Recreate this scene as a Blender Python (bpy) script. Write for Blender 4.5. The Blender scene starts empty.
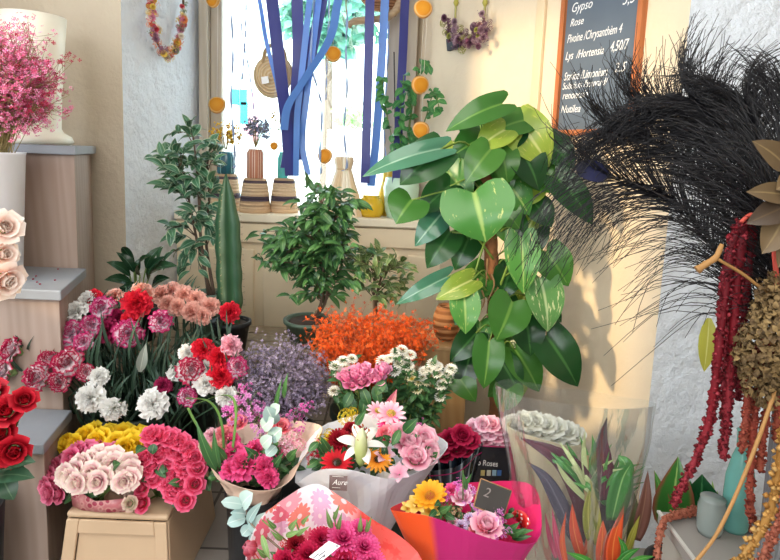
import bpy, math, random
import numpy as np
from mathutils import Vector, Matrix, noise as mnoise

scene = bpy.context.scene
COL = scene.collection
R = math.radians
PI = math.pi
rng = random.Random(7)

# ---------------------------------------------------------------- camera
EYE, FOC, CYP, PITCH, ROLL = 1.40, 600.0, 239.0, 8.0, 0.040
cam_d = bpy.data.cameras.new('camera')
cam = bpy.data.objects.new('camera', cam_d); COL.objects.link(cam)
cam.rotation_mode = 'QUATERNION'
CM = Matrix.Rotation(R(90 - PITCH), 3, 'X') @ Matrix.Rotation(ROLL, 3, 'Z')
cam.location = (0, 0, EYE)
cam.rotation_quaternion = CM.to_quaternion()
cam_d.sensor_width = 36.0
cam_d.lens = FOC / 780 * 36
cam_d.shift_y = (CYP - 280) / 780
cam_d.clip_start = 0.02
scene.camera = cam

# ---------------------------------------------------------------- world, sun, daylight, exposure
scene.view_settings.view_transform = 'Standard'
scene.view_settings.look = 'None'
scene.view_settings.gamma = 1.0
scene.view_settings.exposure = 0.22
w = bpy.data.worlds.new('world'); scene.world = w; w.use_nodes = True
bgn = w.node_tree.nodes['Background']
bgn.inputs[0].default_value = (0.86, 0.93, 1.0, 1)
bgn.inputs[1].default_value = 6.5
sun_d = bpy.data.lights.new('sun', 'SUN'); sun_d.energy = 2.9; sun_d.color = (1.0, 0.73, 0.40); sun_d.angle = R(4.5)
sun = bpy.data.objects.new('sun', sun_d); COL.objects.link(sun)
SUN_DIR = Vector((0.85, 0.50, -0.28)).normalized()
sun.rotation_mode = 'QUATERNION'; sun.rotation_quaternion = SUN_DIR.to_track_quat('-Z', 'Y'); sun.location = (-6, -1, 4)
def area(name, loc, target, sx, sy, power, color):
    d = bpy.data.lights.new(name, 'AREA'); d.shape = 'RECTANGLE'; d.size = sx; d.size_y = sy; d.energy = power; d.color = color
    o = bpy.data.objects.new(name, d); COL.objects.link(o); o.location = loc
    o.rotation_mode = 'QUATERNION'; o.rotation_quaternion = (Vector(target) - Vector(loc)).to_track_quat('-Z', 'Y'); return o
# the shop's own ceiling lamps behind the photographer and the daylight of its front door
area('ceiling_lamp', (0.2, 0.2, 2.75), (0.1, 1.2, 0), 1.6, 1.2, 30, (1.0, 0.95, 0.88))
area('shopfront_daylight', (-1.0, -2.2, 1.7), (-0.4, 2, 0.7), 3.0, 2.2, 120, (0.90, 0.95, 1.0))

# ---------------------------------------------------------------- pixel -> place
def ray(px, py):
    return CM @ Vector(((px - 390) / FOC, (CYP - py) / FOC, -1.0))
def at(px, py, Y):
    d = ray(px, py); k = Y / d.y
    return Vector((d.x * k, Y, EYE + d.z * k))
def at_z(px, py, z):
    d = ray(px, py); k = (z - EYE) / d.z
    return Vector((d.x * k, d.y * k, z))
EYEV = Vector((0, 0, EYE))

# ---------------------------------------------------------------- colours and materials
def hexc(h):
    h = h.lstrip('#'); o = []
    for i in (0, 2, 4):
        c = int(h[i:i + 2], 16) / 255
        o.append(c / 12.92 if c <= 0.04045 else ((c + 0.055) / 1.055) ** 2.4)
    return (o[0], o[1], o[2], 1.0)
class NT:
    def __init__(s, name):
        s.m = bpy.data.materials.new(name); s.m.use_nodes = True; s.t = s.m.node_tree
        s.b = s.t.nodes['Principled BSDF']; s.out = s.t.nodes['Material Output']
    def n(s, typ, props=None, **ins):
        nd = s.t.nodes.new(typ)
        for k, v in (props or {}).items(): setattr(nd, k, v)
        for k, v in ins.items():
            key = int(k[1:]) if k[0] == 'i' and k[1:].isdigit() else k.replace('_', ' ')
            if hasattr(v, 'is_output'): s.t.links.new(v, nd.inputs[key])
            else: nd.inputs[key].default_value = v
        return nd
    def link(s, a, b): s.t.links.new(a, b)
    def math(s, op, a, b=0.0, c=0.0):
        return s.n('ShaderNodeMath', {'operation': op}, i0=a, i1=b, i2=c).outputs[0]
    def mix(s, f, a, b):
        nd = s.n('ShaderNodeMix', {'data_type': 'RGBA'}); 
        for i, v in ((0, f), (6, a), (7, b)):
            if hasattr(v, 'is_output'): s.link(v, nd.inputs[i])
            else: nd.inputs[i].default_value = v
        return nd.outputs[2]
    def ramp(s, f, stops, mode='LINEAR'):
        nd = s.t.nodes.new('ShaderNodeValToRGB'); e = nd.color_ramp.elements; nd.color_ramp.interpolation = mode
        while len(e) < len(stops): e.new(0.5)
        for i, (p, c) in enumerate(stops): e[i].position = p; e[i].color = hexc(c) if isinstance(c, str) else c
        s.link(f, nd.inputs[0]); return nd.outputs[0]
    def attr(s, nm):
        return s.n('ShaderNodeAttribute', {'attribute_name': nm}).outputs['Fac']
    def obj(s): return s.n('ShaderNodeTexCoord').outputs['Object']
    def noise(s, scale, vec=None, detail=3.0, rough=0.55):
        nd = s.n('ShaderNodeTexNoise', None, Scale=scale, Detail=detail, Roughness=rough)
        s.link(vec if vec is not None else s.obj(), nd.inputs['Vector']); return nd.outputs['Fac']
    def bump(s, h, strength=0.3, dist=0.01):
        s.link(s.n('ShaderNodeBump', None, Strength=strength, Distance=dist, Height=h).outputs[0], s.b.inputs['Normal'])
    def vary(s, col, amt, f):   # value variation by a 0..1 factor
        hs = s.n('ShaderNodeHueSaturation', None, Color=col)
        s.link(s.math('MULTIPLY_ADD', f, 2 * amt, 1 - amt), hs.inputs['Value']); return hs.outputs[0]
    def base(s, col): s.link(col, s.b.inputs['Base Color']) if hasattr(col, 'is_output') else setattr(s.b.inputs['Base Color'], 'default_value', col)
    def set(s, **k):
        for a, v in k.items(): s.b.inputs[a.replace('_', ' ')].default_value = v
    def translucent(s, col, fac):
        tr = s.n('ShaderNodeBsdfTranslucent'); s.link(col, tr.inputs[0])
        mx = s.n('ShaderNodeMixShader', None, i0=fac); s.link(s.b.outputs[0], mx.inputs[1]); s.link(tr.outputs[0], mx.inputs[2])
        s.link(mx.outputs[0], s.out.inputs[0])
MATS = {}
def memo(f):
    def g(*a, **k):
        key = (f.__name__, a, tuple(sorted(k.items())))
        if key not in MATS: MATS[key] = f(*a, **k)
        return MATS[key]
    return g
@memo
def plain(name, col, rough=0.5, metal=0.0, var=0.08, scale=14.0, bump=0.0, bscale=60.0):
    s = NT(name); c = s.vary(hexc(col), var, s.noise(scale)); s.base(c); s.set(Roughness=rough, Metallic=metal)
    if bump: s.bump(s.noise(bscale), bump, 0.004)
    return s.m
@memo
def petal_mat(name, stops, var=0.16, tl=0.25, rough=0.6):
    s = NT(name); c = s.ramp(s.attr('t'), list(stops))
    r = s.math('FRACT', s.math('ADD', s.n('ShaderNodeObjectInfo').outputs['Random'], s.attr('r')))
    c = s.vary(c, var, r); s.base(c); s.set(Roughness=rough); s.b.inputs['Specular IOR Level'].default_value = 0.25
    s.translucent(c, tl); return s.m
@memo
def leaf_mat(name, c1, c2, vein='#9fb36a', varieg=None, vamt=0.5, rough=0.4, tl=0.18, edge=None):
    s = NT(name); r = s.attr('r'); c = s.mix(r, hexc(c1), hexc(c2))
    sa = s.math('ABSOLUTE', s.attr('s'))
    if varieg:
        mp = s.n('ShaderNodeCombineXYZ', None, X=s.math('MULTIPLY', s.attr('t'), 2.0), Y=s.math('MULTIPLY', s.attr('s'), 3.0), Z=s.math('MULTIPLY', r, 37.0)).outputs[0]
        f = s.ramp(s.noise(2.2, mp, 4.0, 0.65), [(vamt, '#000000'), (vamt + 0.07, '#ffffff')]); c = s.mix(f, c, hexc(varieg))
    if edge: c = s.mix(s.ramp(sa, [(0.70, '#000000'), (0.95, '#ffffff')]), c, hexc(edge))
    if vein: c = s.mix(s.ramp(sa, [(0.03, '#ffffff'), (0.1, '#000000')]), c, hexc(vein))
    s.base(c); s.set(Roughness=rough); s.translucent(c, tl); return s.m
@memo
def wood_mat(name, c1, c2, scale=3.0, axis='Z', rough=0.55):
    s = NT(name); sc = {'X': (0.6, 9, 9), 'Y': (9, 0.6, 9), 'Z': (9, 9, 0.6)}[axis]
    v = s.n('ShaderNodeMapping', None, Vector=s.obj(), Scale=sc).outputs[0]
    f = s.noise(scale, v, 5.0, 0.6); w2 = s.n('ShaderNodeTexWave', {'bands_direction': 'DIAGONAL'}, Vector=v, Scale=scale * 0.8, Distortion=6.0, Detail=2.0).outputs['Fac']
    c = s.mix(s.math('MULTIPLY_ADD', w2, 0.45, s.math('MULTIPLY', f, 0.55)), hexc(c1), hexc(c2)); s.base(c); s.set(Roughness=rough); s.bump(f, 0.12, 0.003); return s.m
@memo
def plaster(name, col, col2, bump=0.5):
    s = NT(name); a = s.noise(2.5, None, 4.0); b = s.noise(16.0, None, 6.0, 0.65); v = s.n('ShaderNodeTexVoronoi', {'feature': 'SMOOTH_F1'}, Vector=s.obj(), Scale=9.0).outputs['Distance']
    s.base(s.mix(s.math('MULTIPLY_ADD', a, 0.7, s.math('MULTIPLY', b, 0.3)), hexc(col), hexc(col2))); s.set(Roughness=0.85)
    s.bump(s.math('MULTIPLY_ADD', v, 0.5, b), bump, 0.03); return s.m
@memo
def glass_thin(name, tint='#ffffff', refl=0.06, rough=0.05, wrinkle=0.0, haze=0.0):
    s = NT(name); s.t.nodes.remove(s.b)
    tr = s.n('ShaderNodeBsdfTransparent', None, Color=hexc(tint)); gl = s.n('ShaderNodeBsdfGlossy', None, Roughness=rough)
    fr = s.n('ShaderNodeFresnel', None, IOR=1.30)
    if wrinkle:
        mp = s.n('ShaderNodeMapping', None, Vector=s.obj(), Scale=(1, 1, 0.3)).outputs[0]
        bp = s.n('ShaderNodeBump', None, Strength=wrinkle, Distance=0.02, Height=s.noise(24.0, mp, 3.0, 0.6)).outputs[0]
        s.link(bp, gl.inputs['Normal']); s.link(bp, fr.inputs['Normal'])
    mx = s.n('ShaderNodeMixShader', None, i0=s.math('MULTIPLY_ADD', fr.outputs[0], .55, refl)); s.link(tr.outputs[0], mx.inputs[1]); s.link(gl.outputs[0], mx.inputs[2]); o = mx.outputs[0]
    if haze:
        df = s.n('ShaderNodeBsdfDiffuse', None, Color=hexc('#eef0f2')); m2 = s.n('ShaderNodeMixShader', None, i0=haze); s.link(o, m2.inputs[1]); s.link(df.outputs[0], m2.inputs[2]); o = m2.outputs[0]
    s.link(o, s.out.inputs[0]); return s.m
@memo
def stripe_mat(name, stops, freq, src='t', rough=0.8, weave=0.0):
    s = NT(name); c = s.ramp(s.math('FRACT', s.math('MULTIPLY', s.attr(src), freq)), list(stops), 'CONSTANT'); c = s.vary(c, 0.12, s.noise(70.0)); s.base(c); s.set(Roughness=rough)
    if weave: s.bump(s.math('SINE', s.math('MULTIPLY', s.attr('t'), weave)), 0.6, 0.006)
    return s.m

# ---------------------------------------------------------------- mesh builder
class MB:
    def __init__(s): s.V, s.F, s.T, s.S, s.Rr, s.n = [], [], [], [], [], 0
    def add(s, V, F, t=0.0, sv=0.0, r=None):
        V = np.asarray(V, float); n = len(V); s.V.append(V); s.F += [tuple(i + s.n for i in f) for f in F]
        s.T.append(np.broadcast_to(np.asarray(t, float), (n,))); s.S.append(np.broadcast_to(np.asarray(sv, float), (n,)))
        s.Rr.append(np.full(n, rng.random() if r is None else r)); s.n += n; return s
    def mesh(s, name, mat, smooth=True):
        me = bpy.data.meshes.new(name); V = np.concatenate(s.V); me.from_pydata(V.tolist(), [], s.F)
        for nm, a in (('t', s.T), ('s', s.S), ('r', s.Rr)):
            at_ = me.attributes.new(nm, 'FLOAT', 'POINT'); at_.data.foreach_set('value', np.concatenate(a).astype(np.float32))
        if smooth: me.polygons.foreach_set('use_smooth', [True] * len(me.polygons))
        me.materials.append(mat); me.update(); return me
    def build(s, name, mat, parent=None, smooth=True, solid=0.0, loc=None, bevel=0.0):
        org = wloc(parent) if parent else Vector(loc) if loc is not None else Vector((0, 0, 0))
        s.V = [v - np.array(org) for v in s.V]
        o = bpy.data.objects.new(name, s.mesh(name, mat, smooth)); COL.objects.link(o)
        if parent: o.parent = parent
        else: o.location = org
        WL[o.name] = org.copy()
        if solid: m = o.modifiers.new('thickness', 'SOLIDIFY'); m.thickness = solid; m.offset = 0
        if bevel:
            m = o.modifiers.new('bevel', 'BEVEL'); m.width = bevel; m.segments = 2; m.limit_method = 'ANGLE'
        return o
WL = {}
def wloc(o): return WL[o.name]
def tag(o, label=None, cat=None, group=None, kind=None):
    for k, v in (('label', label), ('category', cat), ('group', group), ('kind', kind)):
        if v: o[k] = v
    return o
def thing(name, label, cat, loc, group=None):
    o = bpy.data.objects.new(name, None); COL.objects.link(o); o.location = loc; o.empty_display_size = 0.05
    WL[o.name] = Vector(loc); return tag(o, label, cat, group)
def put(mesh, name, parent, loc, d=(0, 0, 1), sc=1.0, spin=None):
    """an object of its own with (shared) mesh data, its +Z turned to d, under parent"""
    o = bpy.data.objects.new(name, mesh); COL.objects.link(o)
    q = Vector(d).to_track_quat('Z', 'Y').to_matrix() @ Matrix.Rotation(rng.uniform(0, 6.28) if spin is None else spin, 3, 'Z')
    sc3 = sc if isinstance(sc, (tuple, list)) else (sc, sc, sc)
    M = Matrix.Translation(Vector(loc) - (wloc(parent) if parent else Vector((0, 0, 0)))) @ q.to_4x4() @ Matrix.Diagonal((*sc3, 1))
    if parent: o.parent = parent
    o.matrix_local = M; WL[o.name] = Vector(loc); return o
def child(mesh, name, parent):
    o = bpy.data.objects.new(name, mesh); COL.objects.link(o); o.parent = parent; return o

# ---------------------------------------------------------------- shapes
def grid_faces(a, b, wrap=False):
    return [(i * b + j, (i + 1) * b + j, (i + 1) * b + (j + 1) % b, i * b + (j + 1) % b) for i in range(a - 1) for j in range(b if wrap else b - 1)]
def box(mb, lo, hi, r=None):
    x0, y0, z0 = lo; x1, y1, z1 = hi
    V = [(x0, y0, z0), (x1, y0, z0), (x1, y1, z0), (x0, y1, z0), (x0, y0, z1), (x1, y0, z1), (x1, y1, z1), (x0, y1, z1)]
    return mb.add(V, [(0, 3, 2, 1), (4, 5, 6, 7), (0, 1, 5, 4), (1, 2, 6, 5), (2, 3, 7, 6), (3, 0, 4, 7)], 0.5, 0, r)
def prism(mb, poly, z0, z1):
    n = len(poly); V = [(x, y, z0) for x, y in poly] + [(x, y, z1) for x, y in poly]
    F = [tuple(range(n - 1, -1, -1)), tuple(range(n, 2 * n))] + [(i, (i + 1) % n, n + (i + 1) % n, n + i) for i in range(n)]
    return mb.add(V, F, 0.5, 0)
def slab(mb, quad, thick, n=None):
    """a flat board: four corner points, thickness along its normal"""
    q = [Vector(p) for p in quad]; nn = (q[1] - q[0]).cross(q[3] - q[0]).normalized() if n is None else Vector(n)
    V = q + [p + nn * thick for p in q]
    return mb.add(V, [(0, 1, 2, 3)[::-1], (4, 5, 6, 7), (0, 1, 5, 4), (1, 2, 6, 5), (2, 3, 7, 6), (3, 0, 4, 7)], 0.5, 0)
def lathe(mb, prof, c, n=28, wob=0.0, cap=True, axis=None):
    m = len(prof); V = []; T = []
    for i, (r, z) in enumerate(prof):
        for j in range(n):
            a = 2 * PI * j / n; rr = r * (1 + wob * math.sin(3 * a + z * 9)); V.append((rr * math.cos(a), rr * math.sin(a), z)); T.append(i / (m - 1))
    S = [j / n for _ in range(m) for j in range(n)]
    F = grid_faces(m, n, True); F = [f[::-1] for f in F]
    if cap: F += [tuple(range(n - 1, -1, -1)), tuple((m - 1) * n + j for j in range(n))]
    V = np.array(V)
    if axis is not None: V = V @ np.array(Vector(axis).to_track_quat('Z', 'Y').to_matrix()).T
    return mb.add(V + np.array(c), F, T, S)
def smooth_path(pts, n):
    P = [Vector(p) for p in pts]
    if len(P) == 2: return [P[0].lerp(P[1], i / n) for i in range(n + 1)]
    P = [2 * P[0] - P[1]] + P + [2 * P[-1] - P[-2]]; out = []; segs = len(P) - 3
    for k in range(n + 1):
        u = k / n * segs; i = min(int(u), segs - 1); f = u - i; a, b, c, d = P[i:i + 4]
        out.append(0.5 * ((2 * b) + (c - a) * f + (2 * a - 5 * b + 4 * c - d) * f * f + (3 * b - a - 3 * c + d) * f ** 3))
    return out
def tube(mb, pts, r, n=6, r2=None, seg=None, jit=0.0):
    P = smooth_path(pts, seg) if seg else [Vector(p) for p in pts]; m = len(P); V = []; T = []
    u = None
    for i, p in enumerate(P):
        d = (P[min(i + 1, m - 1)] - P[max(i - 1, 0)]); d = d.normalized() if d.length > 1e-9 else Vector((0, 0, 1))
        if u is None: u = d.orthogonal().normalized()
        u = (u - d * u.dot(d)); u = u.normalized() if u.length > 1e-6 else d.orthogonal().normalized(); v = d.cross(u)
        f = i / (m - 1); rr = (r if r2 is None else r + (r2 - r) * f) * (1 + (rng.uniform(-jit, jit) if jit else 0))
        for j in range(n):
            a = 2 * PI * j / n; V.append(p + (u * math.cos(a) + v * math.sin(a)) * rr); T.append(f)
    F = grid_faces(m, n, True) + [tuple(range(n)), tuple((m - 1) * n + j for j in range(n - 1, -1, -1))]
    return mb.add([tuple(v) for v in V], F, T, 0)
def ribbon_strip(mb, pts, w, seg=24, wdir=None):
    P = smooth_path(pts, seg); V = []; T = []; S = []
    for i, p in enumerate(P):
        wd = wdir(i / seg) if callable(wdir) else (wdir or Vector((1, 0, 0)))
        for k in (-1, 0, 1): V.append(p + wd * (w / 2 * k)); T.append(i / seg); S.append(k)
    return mb.add([tuple(v) for v in V], grid_faces(len(P), 3), T, S)
OCT_V = np.array([(1, 0, 0), (-1, 0, 0), (0, 1, 0), (0, -1, 0), (0, 0, 1), (0, 0, -1)], float)
OCT_F = [(0, 2, 4), (2, 1, 4), (1, 3, 4), (3, 0, 4), (2, 0, 5), (1, 2, 5), (3, 1, 5), (0, 3, 5)]
def puff(mb, p, r, t=0.5, sq=1.0):
    a = rng.uniform(0, 6.28); c, s_ = math.cos(a), math.sin(a); V = OCT_V * np.array((r, r, r * sq)); V = V @ np.array(((c, s_, 0), (-s_, c, 0), (0, 0, 1)))
    return mb.add(V + np.array(p), OCT_F, t, 0)
def ball(mb, c, r, n=10, t=None, sq=(1, 1, 1), jit=0.0):
    V = []; T = []
    for i in range(n + 1):
        th = PI * i / n
        for j in range(n * 2):
            a = PI * j / n; k = 1 + rng.uniform(-jit, jit); V.append((math.sin(th) * math.cos(a) * r * sq[0] * k, math.sin(th) * math.sin(a) * r * sq[1] * k, math.cos(th) * r * sq[2] * k)); T.append(i / n)
    return mb.add(np.array(V) + np.array(c), grid_faces(n + 1, 2 * n, True), T if t is None else t, 0)
def star5(mb, p, d, r, t=0.5, n=5):
    d = Vector(d); u = d.orthogonal().normalized(); v = d.normalized().cross(u); a0 = rng.uniform(0, 6.28); V = [Vector(p)]; F = []; T = [0.0]
    for k in range(n):
        a = a0 + 2 * PI * k / n
        for da, rr, up in ((-0.45, 0.75, 0.22), (0, 1.0, 0.3), (0.45, 0.75, 0.22)):
            V.append(Vector(p) + (u * math.cos(a + da) + v * math.sin(a + da)) * r * rr + d.normalized() * r * up); T.append(t)
        b = 1 + 3 * k; F += [(0, b, b + 1), (0, b + 1, b + 2)]
    return mb.add([tuple(x) for x in V], F, T, 0)
PROF = {
    'heart': lambda u: (math.sin(PI * min(1, u * 0.70 + 0.30))) ** 0.85 if u < 1 else 0.0,
    'oval': lambda u: math.sin(PI * (0.03 + 0.97 * u) ** 0.85) ** 0.8 if u < 1 else 0.0,
    'lance': lambda u: math.sin(PI * (0.04 + 0.96 * u) ** 0.75) if u < 1 else 0.0,
    'strap': lambda u: min(1.0, 0.45 + 1.4 * u) * (1 - u ** 3) ,
    'round': lambda u: math.sqrt(max(0.0, 1 - (2 * u - 1) ** 2)) * 1.0,
}
def leaf(mb, A, B, w, nrm=(0, 0, 1), shape='oval', fold=0.25, arch=0.12, nu=6, droop=0.0, r=None, nv=2, wave=0.0):
    A, B = Vector(A), Vector(B); x = B - A; L = x.length
    if L < 1e-6: return mb
    x /= L; n = Vector(nrm); n = n - x * n.dot(x); n = n.normalized() if n.length > 1e-4 else x.orthogonal().normalized(); y = n.cross(x)
    V = []; T = []; S = []; pf = PROF[shape]; ph = rng.uniform(0, 6)
    for i in range(nu + 1):
        u = i / nu; hw = max(0.0, pf(u)) * w / 2
        for j in range(-nv, nv + 1):
            v = j / nv; uu = u
            if shape == 'heart': uu = u - 0.20 * (1 - u) ** 4 * min(1, abs(v) * 1.6) * (2 - abs(v)) * .72
            z = arch * L * 4 * u * (1 - u) + fold * hw * abs(v) - droop * L * u * u + wave * w * math.sin(u * 9 + ph) * abs(v)
            V.append(A + x * (L * uu) + y * (hw * v) + n * z); T.append(u); S.append(v)
    return mb.add([tuple(v) for v in V], grid_faces(nu + 1, 2 * nv + 1), T, S, r)
def petal(mb, M, L, W, a0, a1, cup=0.2, nu=5, nv=2, r0=0.0, h0=0.0, prof=lambda u: math.sin(PI * (0.12 + 0.78 * u)) , ruf=0.0, tooth=0.0, r=None, tedge=False):
    x, z = r0, h0; V = []; T = []; S = []; ph = rng.uniform(0, 6.28)
    for i in range(nu + 1):
        u = i / nu; a = a0 + (a1 - a0) * u
        if i: x += math.cos(a) * L / nu; z += math.sin(a) * L / nu
        hw = W * prof(u)
        for j in range(-nv, nv + 1):
            v = j / nv; k = cup * hw * v * v + ruf * u * u * math.sin(v * 5 + ph); e = tooth * L * (rng.uniform(-1, 1)) if i == nu else 0
            V.append(((x - math.sin(a) * k) + math.cos(a) * e, hw * v, z + math.cos(a) * k + math.sin(a) * e)); T.append(max(u, abs(v) * u) if tedge else u); S.append(v)
    V = np.array(V) @ np.array(M).T
    return mb.add(V, grid_faces(nu + 1, 2 * nv + 1), T, S, r)
RZ = lambda a: Matrix.Rotation(a, 3, 'Z')

# ---------------------------------------------------------------- flower heads (unit radius, facing +Z)
TPL = {}
def tpl(key, fn, mat, var=3):
    """a few variants of a flower head as shared mesh data"""
    k = (key, mat.name)
    if k not in TPL:
        TPL[k] = []
        for _ in range(var):
            mb = MB(); fn(mb); TPL[k].append(mb.mesh(key, mat))
    return rng.choice(TPL[k])
def f_rose(mb):
    b = rng.uniform(0, 6)
    for n, L, W, a0, a1, r0, cup in ((3, .62, .30, 92, 108, .10, 1.0), (4, .70, .38, 90, 100, .20, .8), (5, .78, .46, 84, 84, .30, .6), (5, .84, .52, 74, 50, .38, .4), (6, .86, .56, 60, 2, .44, .25)):
        b += 0.7
        for k in range(n): petal(mb, RZ(b + 2 * PI * k / n + rng.uniform(-.15, .15)), L * rng.uniform(.93, 1.05), W, R(a0), R(a1), cup, 5, 2, r0, 0, lambda u: 0.35 + 0.65 * math.sin(PI * min(1, 0.15 + 0.6 * u)), ruf=0.03)
def f_bud(mb):
    b = rng.uniform(0, 6)
    for n, L, W, a0, a1, r0, cup in ((3, 1.3, .34, 95, 104, .12, 1.0), (4, 1.35, .46, 92, 98, .26, .8), (5, 1.3, .5, 86, 80, .36, .6), (4, 1.2, .5, 80, 40, .42, .4)):
        b += .7
        for k in range(n): petal(mb, RZ(b + 2 * PI * k / n), L * rng.uniform(.95, 1.05), W, R(a0), R(a1), cup, 6, 2, r0, -0.6, lambda u: 0.4 + 0.6 * math.sin(PI * min(1, 0.1 + 0.65 * u)), ruf=.02)
def f_carnation(mb):
    for n, L, a0, a1, h in ((7, .62, 88, 80, .16), (9, .74, 78, 62, .12), (10, .84, 66, 42, .06), (11, .92, 52, 18, .0), (10, .95, 36, -8, -.06)):
        b = rng.uniform(0, 6)
        for k in range(n): petal(mb, RZ(b + 2 * PI * k / n + rng.uniform(-.2, .2)), L * rng.uniform(.88, 1.08), .40, R(a0 + rng.uniform(-9, 9)), R(a1 + rng.uniform(-14, 14)), .25, 4, 3, .03, h - .1, lambda u: 0.12 + 0.9 * u ** 1.3, ruf=.13, tooth=.09, tedge=False)
def f_calyx(mb):
    lathe(mb, [(0.05, -1.1), (0.13, -1.0), (0.2, -.5), (0.24, -.1), (0.3, .05)], (0, 0, 0), 8)
def f_sepal(mb):
    lathe(mb, [(0.06, -.75), (0.22, -.6), (0.3, -.35), (0.25, -.1)], (0, 0, 0), 8)
    for k in range(5): leaf(mb, (math.cos(k * 1.257) * .22, math.sin(k * 1.257) * .22, -.35), (math.cos(k * 1.257) * .72, math.sin(k * 1.257) * .72, -.1), .28, (0, 0, -1), 'lance', nu=4)
def rays(n, L, W, a0, a1, r0, h0, rows=2, taper=True):
    def f(mb):
        for q in range(rows):
            b = rng.uniform(0, 6)
            for k in range(n): petal(mb, RZ(b + 2 * PI * k / n + rng.uniform(-.05, .05)), L * (1 - .14 * q) * rng.uniform(.94, 1.04), W, R(a0 + 14 * q), R(a1 + 14 * q), -.15, 4, 1, r0, h0 + .04 * q, lambda u: 0.45 + 0.55 * math.sin(PI * min(1, .1 + .62 * u)) if u < 1 else .35)
    return f
f_gerbera = rays(18, .80, .10, 12, -4, .2, 0, 2)
f_daisy = rays(12, .76, .13, 16, -6, .22, 0, 2)
f_sunray = rays(15, .72, .15, 22, 8, .26, 0, 2)
def f_mum(mb):
    for q in range(6):
        n = 9 + 3 * q; b = rng.uniform(0, 6)
        for k in range(n): petal(mb, RZ(b + 2 * PI * k / n), .5 + .11 * q, .085 + .008 * q, R(88 - 15 * q), R(104 - 20 * q), .5, 4, 1, .06, -.05 + .05 * (5 - q) * .5, lambda u: 0.6 + 0.4 * math.sin(PI * u))
def f_disc(mb):
    for k in range(46):
        a = k * 2.39996; rr = .30 * math.sqrt(k / 46); puff(mb, (rr * math.cos(a), rr * math.sin(a), .06 + .08 * (1 - (rr / .3) ** 2)), .042, rr / .3)
def f_lily(mb):
    for k in range(6): petal(mb, RZ(k * PI / 3 + rng.uniform(-.06, .06)), 1.25, .27 if k % 2 else .2, R(62), R(-38), -.3, 8, 2, .08, -.3, lambda u: math.sin(PI * (.10 + .88 * u)) ** .8 if u < 1 else .02, ruf=.04)
def f_stamen(mb):
    for k in range(6):
        a = k * PI / 3 + .5; e = (math.cos(a) * .4, math.sin(a) * .4, .62); tube(mb, [(0, 0, -.3), (math.cos(a) * .2, math.sin(a) * .2, .25), e], .018, 4); ball(mb, e, .06, 4, 1.0, (1.6, .7, .7))
def f_tulip(mb):
    for q in range(2):
        for k in range(3): petal(mb, RZ(k * 2 * PI / 3 + q * PI / 3), 1.7, .62, R(60 + 10 * q), R(112 - 8 * q), .55, 6, 2, .12, -.8, lambda u: math.sin(PI * (.15 + .82 * u)) ** .8 if u < 1 else .05)
def f_alstro(mb):
    for k in range(6): petal(mb, RZ(k * PI / 3), 1.05, .36 if k % 2 else .27, R(58), R(-6), .15, 5, 2, .06, -.2, lambda u: math.sin(PI * (.08 + .86 * u)) ** .9 if u < 1 else .05, ruf=.05)
def f_pompon(mb):
    for k in range(60):
        z = 1 - 1.35 * (k + .5) / 60; a = k * 2.39996; s_ = math.sqrt(max(0, 1 - z * z)); d = Vector((s_ * math.cos(a), s_ * math.sin(a), z * .62))
        leaf(mb, d * .45, d * 1.0, .26, Vector((0, 0, 1)) + d * .3, 'oval', .3, .05, 3)
def f_cluster(mb):          # a rounded head of many tiny florets
    for k in range(26):
        z = 1 - 1.1 * (k + .5) / 26; a = k * 2.39996; s_ = math.sqrt(max(0, 1 - z * z)); d = Vector((s_ * math.cos(a), s_ * math.sin(a), z * .6)); star5(mb, d * rng.uniform(.75, .95), d, .26, 1.0)
def f_florets(mb):          # loose spray of waxflower or limonium
    for k in range(22):
        d = Vector((rng.gauss(0, .45), rng.gauss(0, .45), rng.uniform(-.3, .7))); star5(mb, d, d.normalized() + Vector((0, 0, .8)), rng.uniform(.16, .26), 1.0)
def f_floretstems(mb):
    for k in range(9):
        d = (rng.gauss(0, .4), rng.gauss(0, .4), rng.uniform(-.2, .6)); tube(mb, [(0, 0, -1.4), (d[0] * .4, d[1] * .4, -.4), d], .025, 3)
G_STEM = lambda: leaf_mat('green_stem', '#5f7a3c', '#7d9450', None, rough=.5)
G_CALYX = lambda: leaf_mat('green_calyx', '#6f8f55', '#87a468', None, rough=.5)
KIT = {}
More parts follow.
